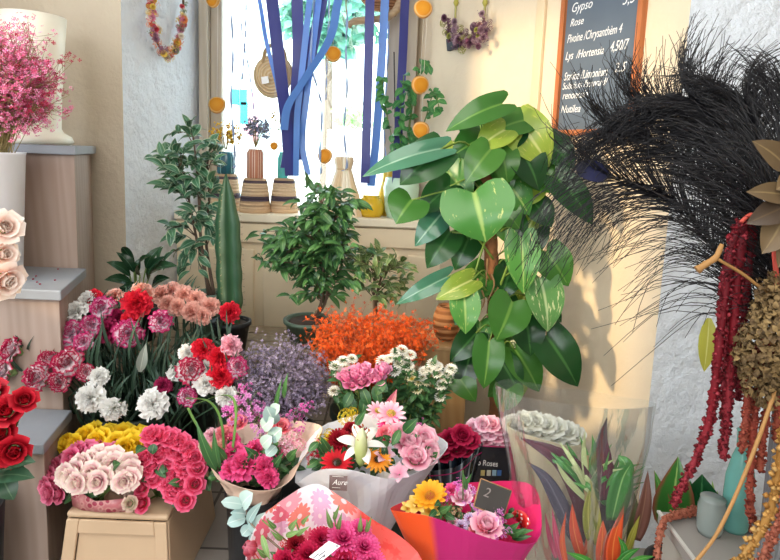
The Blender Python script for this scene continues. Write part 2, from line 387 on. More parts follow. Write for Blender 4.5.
def flower(kind, mat, parent, p, rpx=None, d=None, name=None, rad=None, tilt=0.55, sub=True, up=0.7):
    """one flower head as a part, with its calyx or disc as its own child"""
    fn, nm, var = {'rose': (f_rose, 'rose', 4), 'bud': (f_bud, 'rose', 4), 'carnation': (f_carnation, 'carnation', 5), 'gerbera': (f_gerbera, 'gerbera', 2), 'daisy': (f_daisy, 'daisy', 3), 'sunray': (f_sunray, 'daisy', 2), 'mum': (f_mum, 'chrysanthemum', 3), 'lily': (f_lily, 'lily', 1),
        'tulip': (f_tulip, 'tulip', 3), 'alstro': (f_alstro, 'alstroemeria', 3), 'pompon': (f_pompon, 'chrysanthemum', 3), 'cluster': (f_cluster, 'yarrow', 3), 'florets': (f_florets, 'waxflower_sprig', 4)}[kind]
    rad = rad or rpx * p.y / FOC
    if d is None: d = (EYEV - p).normalized() * tilt + Vector((rng.uniform(-.25, .25), 0, up)) 
    o = put(tpl(kind, fn, mat, var), name or nm, parent, p, d, rad)
    if sub:
        if kind in ('rose', 'bud'): child(tpl('calyx', f_sepal, G_CALYX(), 1), 'calyx', o)
        elif kind in ('carnation', 'mum'): child(tpl('calyx', f_calyx, G_CALYX(), 1), 'calyx', o)
        elif kind == 'sunray': child(tpl('disc', f_disc, plain('amber_disc', '#d08a1c', .9), 1), 'disc', o)
        elif kind == 'gerbera': child(tpl('disc', f_disc, KIT.get('disc') or plain('dark_disc', '#3a2410', .9), 1), 'disc', o)
        elif kind == 'daisy': child(tpl('disc', f_disc, plain('yellow_disc', '#c9b23a', .9), 1), 'disc', o)
        elif kind == 'lily': child(tpl('stamen', f_stamen, plain('stamen', '#a2562a', .8), 1), 'stamens', o)
        elif kind == 'florets': child(tpl('stemlets', f_floretstems, G_STEM(), 2), 'stem', o)
    return o

# ================================================================ the setting
def struct(mb, name, mat, **k):
    o = mb.build(name, mat, None, smooth=False, **k); o['kind'] = 'structure'; return o
def wallseg(name, p0, p1, z0, z1, mat, thick=0.2):
    """wall between two plan points; thickness goes to the left of p0 -> p1"""
    a, b = Vector((*p0, 0)), Vector((*p1, 0)); d = (b - a).normalized(); n = Vector((-d.y, d.x, 0)) * thick
    mb = MB(); prism(mb, [(a.x, a.y), (b.x, b.y), ((b + n).x, (b + n).y), ((a + n).x, (a + n).y)], z0, z1); return struct(mb, name, mat)
WARMWALL = plaster('plaster_warm', '#cfc3b0', '#c4b6a0', 0.35)
WHITEWALL = plaster('plaster_white', '#e4eaf0', '#d8dfe7', 1.0)
CREAMWALL = plaster('plaster_cream', '#e4d4ba', '#d8c5a8', 0.2)
CREAMPAINT = plain('cream_paint', '#f0dfc0', 0.5, var=0.04)
# floor tiles
s = NT('floor_tiles')
bk = s.n('ShaderNodeTexBrick', {'offset': 0.0, 'squash': 1.0}, Scale=1.0); bk.inputs['Mortar Size'].default_value = 0.006; bk.inputs['Brick Width'].default_value = 0.35; bk.inputs['Row Height'].default_value = 0.35; bk.inputs['Mortar Smooth'].default_value = 0.1
bk.inputs['Color1'].default_value = hexc('#8d857e'); bk.inputs['Color2'].default_value = hexc('#99918a'); bk.inputs['Mortar'].default_value = hexc('#4e4846')
mp = s.n('ShaderNodeMapping', None, Vector=s.obj(), Location=(0.655, 0.508, 0)); s.link(mp.outputs[0], bk.inputs['Vector'])
s.base(s.vary(bk.outputs['Color'], 0.22, s.noise(7.0, None, 5.0))); s.set(Roughness=0.45); s.bump(bk.outputs['Fac'], -0.2, 0.004)
mb = MB(); box(mb, (-2.2, -2.6, -0.1), (3.0, 4.0, 0)); struct(mb, 'floor', s.m)
mb = MB(); box(mb, (-2.2, -2.6, 2.9), (3.0, 4.0, 3.0)); struct(mb, 'ceiling', plain('ceiling_paint', '#ece9e2', 0.9, var=0.03))
RWd = Vector((0.535, -1)); 
def RW(t, off=0.0):
    n = Vector((-1, -0.535)).normalized(); return Vector((0.11 + 0.535 * t + n.x * off, 3.6 - t + n.y * off))
wallseg('wall_left', (-1.269, 2.85), (-2.2, 2.85), 0, 2.9, WARMWALL, -0.25) 
wallseg('wall_niche_left', (-1.12, 3.65), (-1.269, 2.85), 0, 2.9, WHITEWALL, -0.12)
wallseg('wall_right', RW(-0.1), RW(1.56), 0, 2.9, CREAMWALL, 0.2)
wallseg('wall_pillar', (0.945, 2.04), (2.9, 1.98), 0, 2.9, WHITEWALL, 0.25)
wallseg('wall_window_apron', (-1.20, 3.30), (0.31, 3.30), 0, 1.005, CREAMPAINT, 0.1)
mb = MB(); box(mb, (-2.2, 3.66, 0), (-1.1, 3.85, 2.9)); box(mb, (0.09, 3.66, 0), (1.2, 3.85, 2.9)); box(mb, (-1.1, 3.66, 0), (0.09, 3.85, 1.005)); struct(mb, 'wall_back', WHITEWALL)
# unseen side wall, added; its opening is shaped to place the sun patch
mb = MB(); box(mb, (-2.2, -2.6, 0), (-2.0, 0.30, 2.9)); box(mb, (-2.2, 1.66, 0), (-2.0, 2.86, 2.9)); box(mb, (-2.2, 0.30, 0), (-2.0, 1.66, 1.10)); struct(mb, 'wall_sun_gap', WARMWALL)
wallseg('wall_side_right', (2.9, 2.0), (2.9, -2.6), 0, 2.9, WARMWALL, 0.15)
mb = MB(); box(mb, (-2.2, -2.6, 0), (3.0, -2.45, 2.9)); struct(mb, 'wall_sky_block', WARMWALL)  # unseen closed wall, added to keep sky light from entering behind the camera
# apron panels below the sill
mb = MB(); box(mb, (-1.185, 3.272, 0.89), (0.30, 3.30, 0.995)); struct(mb, 'trim_1', CREAMPAINT, bevel=0.004)
mb = MB(); box(mb, (-1.18, 3.278, 0.30), (-0.75, 3.30, 0.85)); box(mb, (-0.70, 3.278, 0.30), (0.06, 3.30, 0.85)); box(mb, (0.10, 3.278, 0.30), (0.30, 3.30, 0.85)); struct(mb, 'trim_2', CREAMPAINT, bevel=0.008)
# deep sill
mb = MB(); prism(mb, [(-1.185, 3.255), (0.31, 3.255), (0.09, 3.66), (-1.12, 3.66)], 1.005, 1.05); struct(mb, 'trim_3', plain('sill_paint', '#efe6cf', 0.4, var=0.05), bevel=0.005)
# pipe-like strip up the splayed wall
a, b = RW(0.915, 0.018), RW(0.96, 0.018); mb = MB(); c0, c1 = RW(0.915), RW(0.96); prism(mb, [tuple(c0), tuple(c1), tuple(b), tuple(a)][::-1], 0.9, 2.9); struct(mb, 'trim_4', plain('strip_paint', '#d9c3a0', 0.5, var=0.05), bevel=0.004)
# shop window
FRAME = wood_mat('window_frame_paint', '#b9ae9c', '#a89c89', 2.0, 'Z', 0.5)
wt = thing('window_1', None, None, (-0.5, 3.62, 1.03)); wt['kind'] = 'structure'
def wpart(lo, hi, name='window_frame', mat=FRAME):
    mb = MB(); box(mb, lo, hi); o = mb.build(name, mat, wt, smooth=False, bevel=0.006); o['kind'] = 'structure'; return o
wpart((-1.125, 3.50, 1.03), (-1.075, 3.66, 2.9)); wpart((-1.075, 3.56, 1.03), (-1.01, 3.64, 2.9))
wpart((0.05, 3.50, 1.03), (0.11, 3.66, 2.9)); wpart((-0.06, 3.56, 1.03), (0.05, 3.64, 2.9)); wpart((-1.01, 3.56, 1.03), (-0.06, 3.64, 1.075)); wpart((-1.01, 3.56, 2.82), (-0.06, 3.64, 2.9))
wpart((-1.01, 3.60, 1.075), (-0.06, 3.606, 2.82), 'window_pane', glass_thin('window_glass', '#f4fbfb', 0.02, 0.02))

# ---------------------------------------------------------------- the street outside
mb = MB(); box(mb, (-14, 4.0, -0.3), (14, 30, -0.12)); tag(mb.build('street', plain('street_paving', '#d9d6d0', 0.8), None, smooth=False), kind='structure')
def facade(loc, wdt, hgt, col, label, cols, rows, x0, dx):
    t = thing('town_house', label, 'house', loc); x, y, z = loc
    mb = MB(); box(mb, (x - wdt / 2, y, z), (x + wdt / 2, y + 3, z + hgt)); mb.build('wall', plain('render_' + col, col, 0.9, var=0.04), t, smooth=False)
    for i in range(cols):
        for j in range(rows):
            wx, wz = x + x0 + dx * i, z + 0.9 + 2.7 * j
            mb = MB(); box(mb, (wx - .5, y - .04, wz), (wx + .5, y + .02, wz + 1.5)); p = mb.build('window', plain('shutter_pale', '#cfdcdc', 0.6), t, smooth=False)
            mb = MB(); box(mb, (wx - .38, y - .06, wz + .12), (wx + .38, y - .035, wz + 1.38)); mb.build('pane', plain('pane_pale', '#bcd3d8', 0.2), p, smooth=False)
facade((-3.6, 17, -0.12), 5.0, 7.0, '#f2eee6', 'pale rendered house across the street, behind the straw bag', 3, 2, -1.7, 1.7)
facade((2.6, 18.5, -0.12), 6.6, 4.2, '#f5f1ea', 'lower white house across the street under the green tree', 3, 1, -2.2, 2.2)
def street_tree(loc, h, rad, label, n=700):
    t = thing('street_tree', label, 'tree', loc); L = Vector(loc)
    mb = MB(); tube(mb, [L, L + Vector((.05, 0, h * .5)), L + Vector((0, 0, h))], .16, 8, .06, 8); mb.build('trunk', plain('bark', '#6b5a48', .9), t)
    mb = MB()
    for k in range(n):
        d = Vector((rng.gauss(0, 1), rng.gauss(0, 1), rng.gauss(0, 1))).normalized(); p = L + Vector((0, 0, h)) + Vector((d.x * rad, d.y * rad, d.z * rad * .8)) * rng.uniform(.55, 1)
        leaf(mb, p, p + Vector((rng.uniform(-.3, .3), rng.uniform(-.3, .3), rng.uniform(-.3, .1))), .24, (rng.uniform(-1, 1), -1, 1), 'oval', .2, .1, 3)
    mb.build('foliage', leaf_mat('tree_leaf', '#5f9c8a', '#7fb89a', None, tl=.35), t)
street_tree((-1.6, 14.2, -0.12), 4.6, 1.05, 'green tree across the street between the hanging navy ribbons', 900)
street_tree((0.9, 14.6, -0.12), 4.8, 1.35, 'broader green tree across the street above the driftwood branch', 900)
# stone planter and signs
p = at(349, 150, 7.0); t = thing('stone_planter', 'pale stone street planter with a leafy shrub, seen through the window', 'planter', (p.x, 7.0, -0.12))
mb = MB(); box(mb, (p.x - .24, 6.85, -0.12), (p.x + .24, 7.2, p.z + .22)); mb.build('trough', plain('stone', '#c9c2c4', .9), t, smooth=False, bevel=.02)
mb = MB()
for k in range(90):
    q = Vector((p.x + rng.gauss(.02, .11), 7.0 + rng.gauss(0, .08), p.z + .25 + abs(rng.gauss(0, .12)))); leaf(mb, q, q + Vector((rng.uniform(-.08, .08), -.04, rng.uniform(-.02, .07))), .05, (0, -1, .6), 'oval')
mb.build('foliage', leaf_mat('planter_leaf', '#7fae5e', '#9cc878', None, tl=.35), t)
p = at(239, 105, 8.0); t = thing('street_sign', 'pair of teal square panels on a thin post across the street', 'sign', (p.x, 8.0, -0.12))
mb = MB(); tube(mb, [(p.x, 8.03, -0.12), (p.x, 8.03, p.z + .75)], .02, 8); mb.build('post', plain('post_grey', '#9fb4b8', .5, .5), t)
for dx, dz, hh in ((-.05, .1, .1), (.06, .1, .1), (.07, -.1, .14)):
    mb = MB(); box(mb, (p.x + dx - .045, 7.98, p.z + dz - hh), (p.x + dx + .045, 8.01, p.z + dz + hh)); mb.build('panel', plain('teal_sign', '#1fb9c4', .4), t, smooth=False)
for px, nm in ((247, 'pale pink folded parasol standing across the street'), (254, 'slightly taller pink folded parasol beside the other one across the street')):
    p = at(px, 118, 9.0); t = thing('folded_parasol', nm, 'parasol', (p.x, 9.0, -0.12))
    mb = MB(); tube(mb, [(p.x, 9, -0.12), (p.x, 9, p.z + .4)], .015, 6); mb.build('pole', plain('pole_white', '#e6e2de', .5), t)
    mb = MB(); lathe(mb, [(.03, -.35), (.07, -.3), (.06, .1), (.015, .42)], (p.x, 9, p.z), 10, .15); mb.build('canopy', plain('pink_cloth', '#dba3ab', .8), t)

# ---------------------------------------------------------------- hanging things in the window
HANGY = 3.36
rail = MB(); tube(rail, [(-1.16, HANGY, 2.72), (0.2, HANGY, 2.72)], .014, 10)
tag(rail.build('hanging_rail', wood_mat('rail_wood', '#a07a4f', '#8a653e', 3, 'X'), None), 'round wooden rail across the window top carrying the ribbons', 'rail')
def hang_top(px, Y):
    a = at(px, 0, Y); b = at(px, 100, Y); return a + (a - b).normalized() * ((2.72 - a.z) / max(1e-3, (a - b).normalized().z))
def sheen(nm, col): return plain(nm, col, .38, var=.06, scale=5)
NAVY, BLUE = sheen('navy_satin', '#343a80'), sheen('blue_satin', '#5584cf')
PALE = sheen('pale_satin', '#8fa3c8')
def ribbon(pix, wpx, mat, label, Y, tw=0.25, group='ribbons hanging in the window', name='ribbon', seg=30):
    pts = [at(px, py, Y + 0.012 * math.sin(i * 2.1 + px)) for i, (px, py) in enumerate(pix)]
    top = pts[0] + (pts[0] - pts[1]).normalized() * ((2.715 - pts[0].z) / max(.2, (pts[0] - pts[1]).normalized().z)); top.y = HANGY
    ph = rng.uniform(-.35, .35)
    mb = MB(); ribbon_strip(mb, [top] + pts, wpx * Y / FOC, seg, lambda u: Vector((math.cos(ph + tw * 2 * u), math.sin(ph + tw * 2 * u), 0)))
    return tag(mb.build(name, mat, None, smooth=False, solid=.0012, loc=top), label, 'ribbon', group)
ribbon([(272, 0), (279, 60), (286, 120), (291, 176)], 12, NAVY, 'broad navy ribbon crossing in front of the straw bag', 3.30, .12)
ribbon([(297, 0), (298, 60), (293, 120), (286, 168)], 11, NAVY, 'straight navy ribbon just beside the straw bag, ending at the second basket', 3.34, .1)
ribbon([(322, 0), (312, 50), (302, 105), (299, 160)], 11, NAVY, 'slanting navy ribbon converging on the two beside the straw bag', 3.38, .15)
ribbon([(339, -4), (330, 38), (304, 80), (288, 106), (284, 130)], 8, BLUE, 'bright blue ribbon swept diagonally across the navy ones', 3.27, .1)
ribbon([(301, 80), (297, 120), (296, 176)], 6, BLUE, 'narrow bright blue ribbon end hanging under the tied navy ribbons', 3.32, .1)
ribbon([(307, 95), (302, 140), (308, 175)], 6, BLUE, 'bright blue ribbon tail kicked out above the leafy ficus', 3.36, .1)
ribbon([(259, -2), (266, 40), (276, 80), (284, 118)], 4, BLUE, 'thin blue ribbon slanting from above the straw bag handle', 3.40, .1)
ribbon([(370, 0), (368, 80), (366, 150), (365, 183)], 9, NAVY, 'first straight navy ribbon by the mint vase, over the yellow jar', 3.32, .06)
ribbon([(385, 0), (381, 70), (376, 140), (371, 186)], 8, BLUE, 'long bright blue ribbon between two straight navy ribbons', 3.35, .1)
ribbon([(405, 0), (402, 70), (398, 140), (396, 186)], 9, NAVY, 'navy ribbon hanging over the mint vase by the window jamb', 3.30, .06)
def cord(pix, label, Y=3.36, wpx=2.4, mat=None, curly=True):
    pts = [at(px, py, Y) for px, py in pix]; top = pts[0] + Vector((0, HANGY - Y, 2.715 - pts[0].z))
    mb = MB(); ribbon_strip(mb, [top] + pts, wpx * Y / FOC, 60, (lambda u: Vector((math.cos(u * 26), math.sin(u * 26), 0))) if curly else None)
    return tag(mb.build('curling_ribbon', mat or PALE, None, solid=.001, loc=top), label, 'ribbon', 'thin curling ribbons in the window')
cord([(231, 0), (233, 50), (231, 100), (234, 140), (235, 166), (232, 167)], 'thin curling ribbon hanging over the teal vase of yellow flowers')
cord([(246, 0), (245, 40), (242, 80)], 'short thin curling ribbon in front of the teal street sign', 3.40, 1.8)
cord([(314, 0), (311, 60), (318, 90), (322, 110), (320, 150), (321, 172), (317, 175)], 'thin curling ribbon ending in a hook over the ficus crown', 3.33)
cord([(348, 0), (346, 50), (347, 90), (344, 130), (347, 165), (342, 171)], 'thin curling ribbon hanging in front of the pleated straw cone', 3.31)
cord([(329, 0), (327, 60), (326, 100)], 'short thin curling ribbon beside the upper orange slice', 3.41, 1.6)
cord([(389, 0), (388, 60), (384, 120), (386, 160)], 'thin curling ribbon twisting behind the long bright blue one', 3.41, 1.8)
cord([(241, 20), (249, 70), (254, 110)], 'thin curling ribbon drifting towards the lavender vase', 3.43, 1.5)
# dried orange slices on threads
SLICE = petal_mat('dried_orange', (('0', '#d9922a'),)[:0] + ((0.0, '#dfa83c'), (0.75, '#d99a30'), (0.85, '#e8c88a'), (1.0, '#c08a3c')), .12, .45, .5)
def orange(px, py, rpx, Y, label, top=None):
    c = at(px, py, Y); r = rpx * Y / FOC; t = thing('dried_orange_slice', label, 'orange slice', c, 'dried orange slices on threads')
    d = Vector((rng.uniform(-.5, .5), -1, rng.uniform(-.2, .3))).normalized(); mb = MB(); lathe(mb, [(0.001, r * .28), (r * .55, r * .30), (r * .92, r * .22), (r, 0), (r * .92, -r * .22), (r * .5, -r * .3), (0.001, -r * .28)], c, 20, .03, False, d); mb.T[-1] = np.repeat([0, .55, .9, 1, .9, .5, 0], 20); mb.build('slice', SLICE, t)
    mb = MB(); tube(mb, [c + Vector((0, 0, r * .95)), Vector((c.x + .01, c.y, 2.9 if top else 2.72))], .0012, 4); mb.build('thread', plain('thread', '#d8d4c8', .7), t)
orange(213, -1, 8, 3.36, 'dried orange slice cut by the picture top, above the window jamb')
orange(217, 105, 8.5, 3.36, 'dried orange slice hanging over the teal vase of yellow flowers')
orange(333, 54, 8, 3.36, 'dried orange slice between the slanting navy ribbon and the branch')
orange(325, 156, 7.5, 3.36, 'dried orange slice hanging low beside the pleated straw cone')
orange(274, 146, 4, 3.40, 'tiny dried orange slice just above the second striped basket')
orange(423, 9, 9, 2.86, 'uppermost of three dried orange slices beside the purple wreath', 1)
orange(420, 85, 9, 2.86, 'middle of three dried orange slices strung beside the splayed wall', 1)
orange(421, 130, 8.5, 2.86, 'lowest of three dried orange slices, just above the big vine', 1)
# straw bag
STRAW = stripe_mat('straw', ((0, '#d8bd94'), (.5, '#caa878')), 16, 't', .8, 100)
c = at(273, 76, 3.46); t = thing('straw_bag', 'round woven straw bag with a white tag hanging behind navy ribbons', 'bag', c)
mb = MB(); k = 3.46 / FOC
lathe(mb, [(.001, -5 * k), (10 * k, -5 * k), (18 * k, -3.5 * k), (21 * k, 0), (18 * k, 3.5 * k), (10 * k, 5 * k), (.001, 5 * k)], c, 28, .02, False, (-.25, -1, .05)); mb.build('body', STRAW, t)
mb = MB(); tube(mb, [at(263, 63, 3.46), at(266, 50, 3.46), at(275, 44, 3.46), at(283, 50, 3.46), at(286, 62, 3.46)], .011, 8, None, 20); mb.build('handle', plain('straw_handle', '#a98a5e', .8), t)
mb = MB(); tube(mb, [at(275, 44, 3.46), Vector((c.x + .02, HANGY, 2.72))], .002, 4); mb.build('hanging_cord', plain('thread', '#d8d4c8', .7), t)
q = [at(x, y, 3.40) for x, y in ((261, 77), (268, 76), (269, 83), (262, 84))]; mb = MB(); slab(mb, q, .003); mb.build('tag', plain('tag_white', '#f2f0ea', .6), t, smooth=False)
# second bag and driftwood
c = at(382, -8, 3.44); t = thing('woven_bag', 'brown woven bag hanging at the window top, mostly cut off', 'bag', c)
mb = MB(); ball(mb, c, 22 * k, 9, None, (1.0, .4, .85)); mb.build('body', stripe_mat('brown_weave', ((0, '#a9764e'), (.5, '#976642')), 18, 't', .8, 110), t)
mb = MB(); tube(mb, [c + Vector((0, 0, .08)), Vector((c.x, HANGY, 2.72))], .003, 5); mb.build('hanging_cord', plain('thread', '#d8d4c8', .7), t)
mb = MB(); P = [at(x, y, 3.39) for x, y in ((348, 27), (353, 22), (368, 20), (385, 18), (396, 10), (402, -2))]; tube(mb, P, .016, 9, .024, 30, .12); tube(mb, [P[0], at(347, 14, 3.39), at(346, -5, 3.39), Vector((P[0].x - .01, HANGY, 2.715))], .006, 6, .002, 10)
tube(mb, [P[-1], Vector((P[-1].x + .01, HANGY, 2.715))], .006, 6)
tag(mb.build('driftwood_branch', wood_mat('driftwood', '#b49a78', '#93795a', 4, 'X'), None, loc=P[2]), 'bent driftwood branch slung from the rail near the window top', 'branch')

# ---------------------------------------------------------------- on the window sill
SILLZ = 1.05
def on_sill(px, Y): 
    p = at(px, 200, Y); return Vector((p.x, Y, SILLZ))
BASKET = stripe_mat('striped_seagrass', ((0, '#d2b391'), (.30, '#4b3f4d'), (.38, '#d8bd9c'), (.62, '#54464f'), (.70, '#cfae8a'), (.86, '#e2d2ba')), 1, 't', .85, 110)
def inv_basket(px, Y, wpx, hpx, label):
    b = on_sill(px, Y); r = wpx * Y / FOC / 2; h = hpx * Y / FOC
    t = thing('striped_basket', label, 'basket', b, 'upturned baskets on the sill')
    mb = MB(); lathe(mb, [(r * .97, 0), (r, h * .1), (r * .93, h * .4), (r * .84, h * .7), (r * .76, h * .92), (r * .68, h), (r * .1, h)], b, 30); mb.build('woven_body', BASKET, t)
    mb = MB(); lathe(mb, [(r * .98, .0), (r * 1.03, .008), (r * 1.0, .022)], b, 30); mb.build('rim', plain('seagrass_rim', '#cfae8a', .9, bump=.4), t); return b + Vector((0, 0, h))
tA = inv_basket(226, 3.42, 30, 36, 'upturned striped basket under the teal vase, behind the cactus')
tB = inv_basket(255, 3.36, 31, 34, 'upturned striped basket carrying the pink striped vase of lavender')
tC = inv_basket(284, 3.42, 28, 34, 'upturned striped basket beneath the hanging navy ribbon ends')
def vase(base, prof, mat, name, label, cat='vase', cap=True, sub=None):
    t = thing(name, label, cat, base); mb = MB(); lathe(mb, prof, base, 28, 0, cap); mb.build('body', mat, t); return t
k = 3.38 / FOC
ta = vase(tA, [(8 * k, 0), (9 * k, .01), (9 * k, 16 * k), (7 * k, 20 * k), (7.4 * k, 22 * k)], stripe_mat('teal_glass', ((0, '#2f6a78'), (.42, '#7fb4b6'), (.5, '#2b5a68')), 5, 's', .2), 'glass_vase', 'teal striped glass vase holding yellow dried flowers')
tb = vase(tB, [(8 * k, 0), (8.4 * k, .008), (8.4 * k, 25 * k), (6.6 * k, 27.5 * k), (6.8 * k, 28.5 * k)], stripe_mat('pink_stripe', ((0, '#b8785c'), (.55, '#e8d8c8'), (.62, '#a86a52'), (.9, '#e4cdb8')), 9, 's', .4), 'striped_vase', 'pink and white striped cylinder vase holding dried lavender')
tc = vase(tC + Vector((-.01, 0, 0)), [(5 * k, 0), (5.4 * k, .008), (5.2 * k, 20 * k), (3.4 * k, 24 * k), (3.8 * k, 26 * k)], plain('teal_ceramic', '#4fb0a8', .25), 'small_vase', 'slim turquoise vase on the basket behind the navy ribbons')
def dried(base, n, h, spread, cols, label, name, leafy=None):
    t = thing(name, label, 'dried flowers', base); st = MB(); hd = MB()
    for i in range(n):
        a = rng.uniform(0, 6.28); q = base + Vector((math.cos(a) * spread * rng.random(), math.sin(a) * spread * rng.random(), h * rng.uniform(.6, 1)))
        tube(st, [base + Vector((0, 0, .008)), base.lerp(q, .6) + Vector((0, 0, .02)), q], .0014, 4, None, 6)
        for j in range(9): puff(hd, q + Vector((rng.gauss(0, .008), rng.gauss(0, .008), rng.uniform(-.05, .02))), rng.uniform(.005, .009), rng.random())
    st.build('stem', plain('dry_stem', '#9a8a5a', .8), t); hd.build('flower_head', petal_mat(name + '_col', cols), t)
dried(tA + Vector((0, 0, 22 * k)), 22, .15, .10, ((0, '#e0b02a'), (.7, '#e9c44a'), (1, '#b87a3a')), 'bunch of yellow dried flowers in the teal vase', 'dried_yellow_flowers')
dried(tB + Vector((0, 0, 28.5 * k)), 26, .16, .09, ((0, '#8a90ae'), (.6, '#a3a9c2'), (1, '#a9a99e')), 'bunch of grey-blue dried lavender in the striped vase', 'dried_lavender')
dried(tC + Vector((-.01, 0, 26 * k)), 9, .24, .07, ((0, '#c9a24a'), (.6, '#b8903e'), (1, '#8d7a3e')), 'few golden dried seed heads in the slim turquoise vase', 'dried_seed_heads')
# pleated straw cone
b = on_sill(343, 3.38); k = 3.38 / FOC; t = thing('straw_cone', 'pleated pale straw cone with a pinched collar standing on the sill', 'ornament', b)
mb = MB(); n = 40; V = []; prof = [(21, 0), (17, 14), (11, 32), (7, 46), (9, 54), (8, 58)]
for rr, z in prof:
    for j in range(n): q = rr * (1 + (.07 if j % 2 else -.07)); V.append((b.x + q * k * math.cos(2 * PI * j / n), b.y + q * k * math.sin(2 * PI * j / n), b.z + z * k))
mb.add(V, [f[::-1] for f in grid_faces(len(prof), n, True)], 0.5, [(j // 5) % 2 for _ in prof for j in range(n)]); s = NT('pleats'); s.base(s.mix(s.attr('s'), hexc('#f2ead8'), hexc('#dcc4a0'))); s.set(Roughness=.7); mb.build('pleated_body', s.m, t, smooth=False, solid=.003)
mb = MB(); lathe(mb, [(6 * k, 0), (8 * k, 2 * k), (6 * k, 4 * k)], b + Vector((0, 0, 44 * k)), 20); mb.build('collar', plain('straw_band', '#c9b08a', .8), t)
# yellow jars and mint vase with climbing plant
b = on_sill(371, 3.38); k = 3.38 / FOC
t = vase(b, [(11 * k, 0), (13 * k, 4 * k), (14 * k, 10 * k), (11 * k, 17 * k), (8 * k, 19 * k), (8.6 * k, 21 * k)], plain('amber_glass', '#d9b32c', .15), 'glass_jar', 'squat yellow glass jar on the sill under a navy ribbon')
b = on_sill(387, 3.48); vase(b, [(9 * k, 0), (10 * k, 20 * k), (6 * k, 34 * k), (4 * k, 50 * k), (4.5 * k, 52 * k)], plain('yellow_glass', '#d8b648', .2), 'tall_bottle', 'tall yellow bottle behind the mint vase on the sill', 'bottle')
b = on_sill(401, 3.37); k = 3.37 / FOC; t = thing('potted_climber', 'climbing plant with glossy leaves in a mint-green tall pot by the jamb', 'potted plant', b)
mb = MB(); lathe(mb, [(13 * k, 0), (16 * k, 8 * k), (18 * k, 30 * k), (16 * k, 40 * k), (14 * k, 40 * k), (13 * k, 34 * k), (.001, 34 * k)], b, 28); mb.build('pot', plain('mint_glaze', '#b9d9c4', .25, var=.03), t)
mb = MB(); tube(mb, [b + Vector((-.03, 0, .17)), at(394, 52, 3.40)], .004, 6); mb.build('cane', plain('dark_cane', '#3c3430', .7), t)
st = MB(); lf = MB()
for pth in (((402, 175), (400, 120), (404, 75)), ((404, 175), (412, 110), (420, 68), (428, 66)), ((404, 175), (425, 120), (434, 92), (440, 112)), ((402, 175), (388, 120), (382, 78)), ((404, 170), (418, 140), (425, 148)), ((402, 170), (412, 100), (408, 84))):
    P = smooth_path([at(x, y, 3.37 - .12 * i) for i, (x, y) in enumerate(pth)], 14); tube(st, P, .003, 5)
    for q in P[3:]:
        for _ in range(2):
            e = q + Vector((rng.uniform(-.05, .05), rng.uniform(-.05, .01), rng.uniform(-.06, .03))); leaf(lf, q, e, .034, (0, -1, .7), 'oval', .2, .1, 5)
st.build('stem', G_STEM(), t); lf.build('foliage', leaf_mat('climber_leaf', '#2f6b3c', '#4a8a4c', '#6fa35e'), t)

# ---------------------------------------------------------------- wreaths and chalkboard on the walls
def on_left_niche(px, py, off=0.03):
    a, b2 = Vector((-1.269, 2.85)), Vector((-1.12, 3.65)); d = ray(px, py); n = Vector((0.983, -0.183)); k = (a.x * n.x + a.y * n.y + off) / (d.x * n.x + d.y * n.y); return Vector((d.x * k, d.y * k, EYE + d.z * k))
def on_rw(px, py, off=0.03):
    n = Vector((-1, -0.535)).normalized(); a = RW(0); d = ray(px, py); k = (a.x * n.x + a.y * n.y + off) / (d.x * n.x + d.y * n.y); return Vector((d.x * k, d.y * k, EYE + d.z * k))
t = thing('flower_hoop', 'pink and yellow dried flower hoop hanging on the white niche wall', 'wreath', on_left_niche(168, 30))
hoop = [on_left_niche(167.5 + 16 * math.cos(a), 8 + 45 * math.sin(a)) for a in [2 * PI * i / 40 for i in range(41)]]
mb = MB(); tube(mb, hoop, .006, 6); mb.build('hoop', plain('vine_hoop', '#5a4636', .9), t)
mb = MB(); tube(mb, [hoop[30], Vector((hoop[30].x - .02, hoop[30].y, hoop[30].z + .1))], .003, 5); mb.build('hanging_cord', plain('thread', '#d8d4c8', .7), t)
cm = [petal_mat('hoop_' + n, ((0, c1), (1, c2))) for n, c1, c2 in (('pink', '#c65a86', '#e79ab2'), ('yellow', '#d9b02e', '#ecd06a'), ('orange', '#d9703a', '#e99a5a'), ('red', '#b3263a', '#d6485a'), ('cream', '#d8cdb8', '#efe7d8'), ('mauve', '#8a5a72', '#a87a8e'), ('sage', '#6f7f5c', '#8f9c78'))]
for i in range(150):
    px = 167.5; a = rng.choice([rng.uniform(.15, 2.99), rng.uniform(-.2, 1.9), rng.uniform(2.4, 3.5)]); p = on_left_niche(167.5 + 16 * math.cos(a) + rng.gauss(0, 2.2), 8 + 45 * math.sin(a) + rng.gauss(0, 2.6), .03 + rng.uniform(0, .04))
    flower(rng.choice(['cluster', 'mum', 'florets', 'florets']), rng.choice(cm), t, p, rng.uniform(2.0, 3.8), Vector((.6, -.7, rng.uniform(-.4, .5))), 'dried_flower', sub=False)
t = thing('purple_wreath', 'small mauve and olive dried wreath hung by two cords on the wall', 'wreath', on_rw(466, 35))
arc = [on_rw(466 + 18 * math.cos(a), 22 + 20 * math.sin(a)) for a in [-.25 + 3.6 * i / 24 for i in range(25)]]
mb = MB(); tube(mb, arc, .006, 6); mb.build('hoop', plain('vine_hoop', '#5a4636', .9), t)
for x0, x1 in ((455, 456), (484, 485)):
    mb = MB(); a = on_rw(x0, 22, .02); b2 = on_rw(x1, 2, .02); b2 = a + (b2 - a) * 3; tube(mb, [a, b2], .006, 6, .004, 10); mb.build('cord', plain('jute', '#a5a060', .9, bump=.3), t)
    mb = MB(); lathe(mb, [(.004, -.02), (.014, 0), (.006, .03)], on_rw(x1, 3, .02), 8); mb.build('knot', plain('olive_knot', '#a8a04a', .9), t)
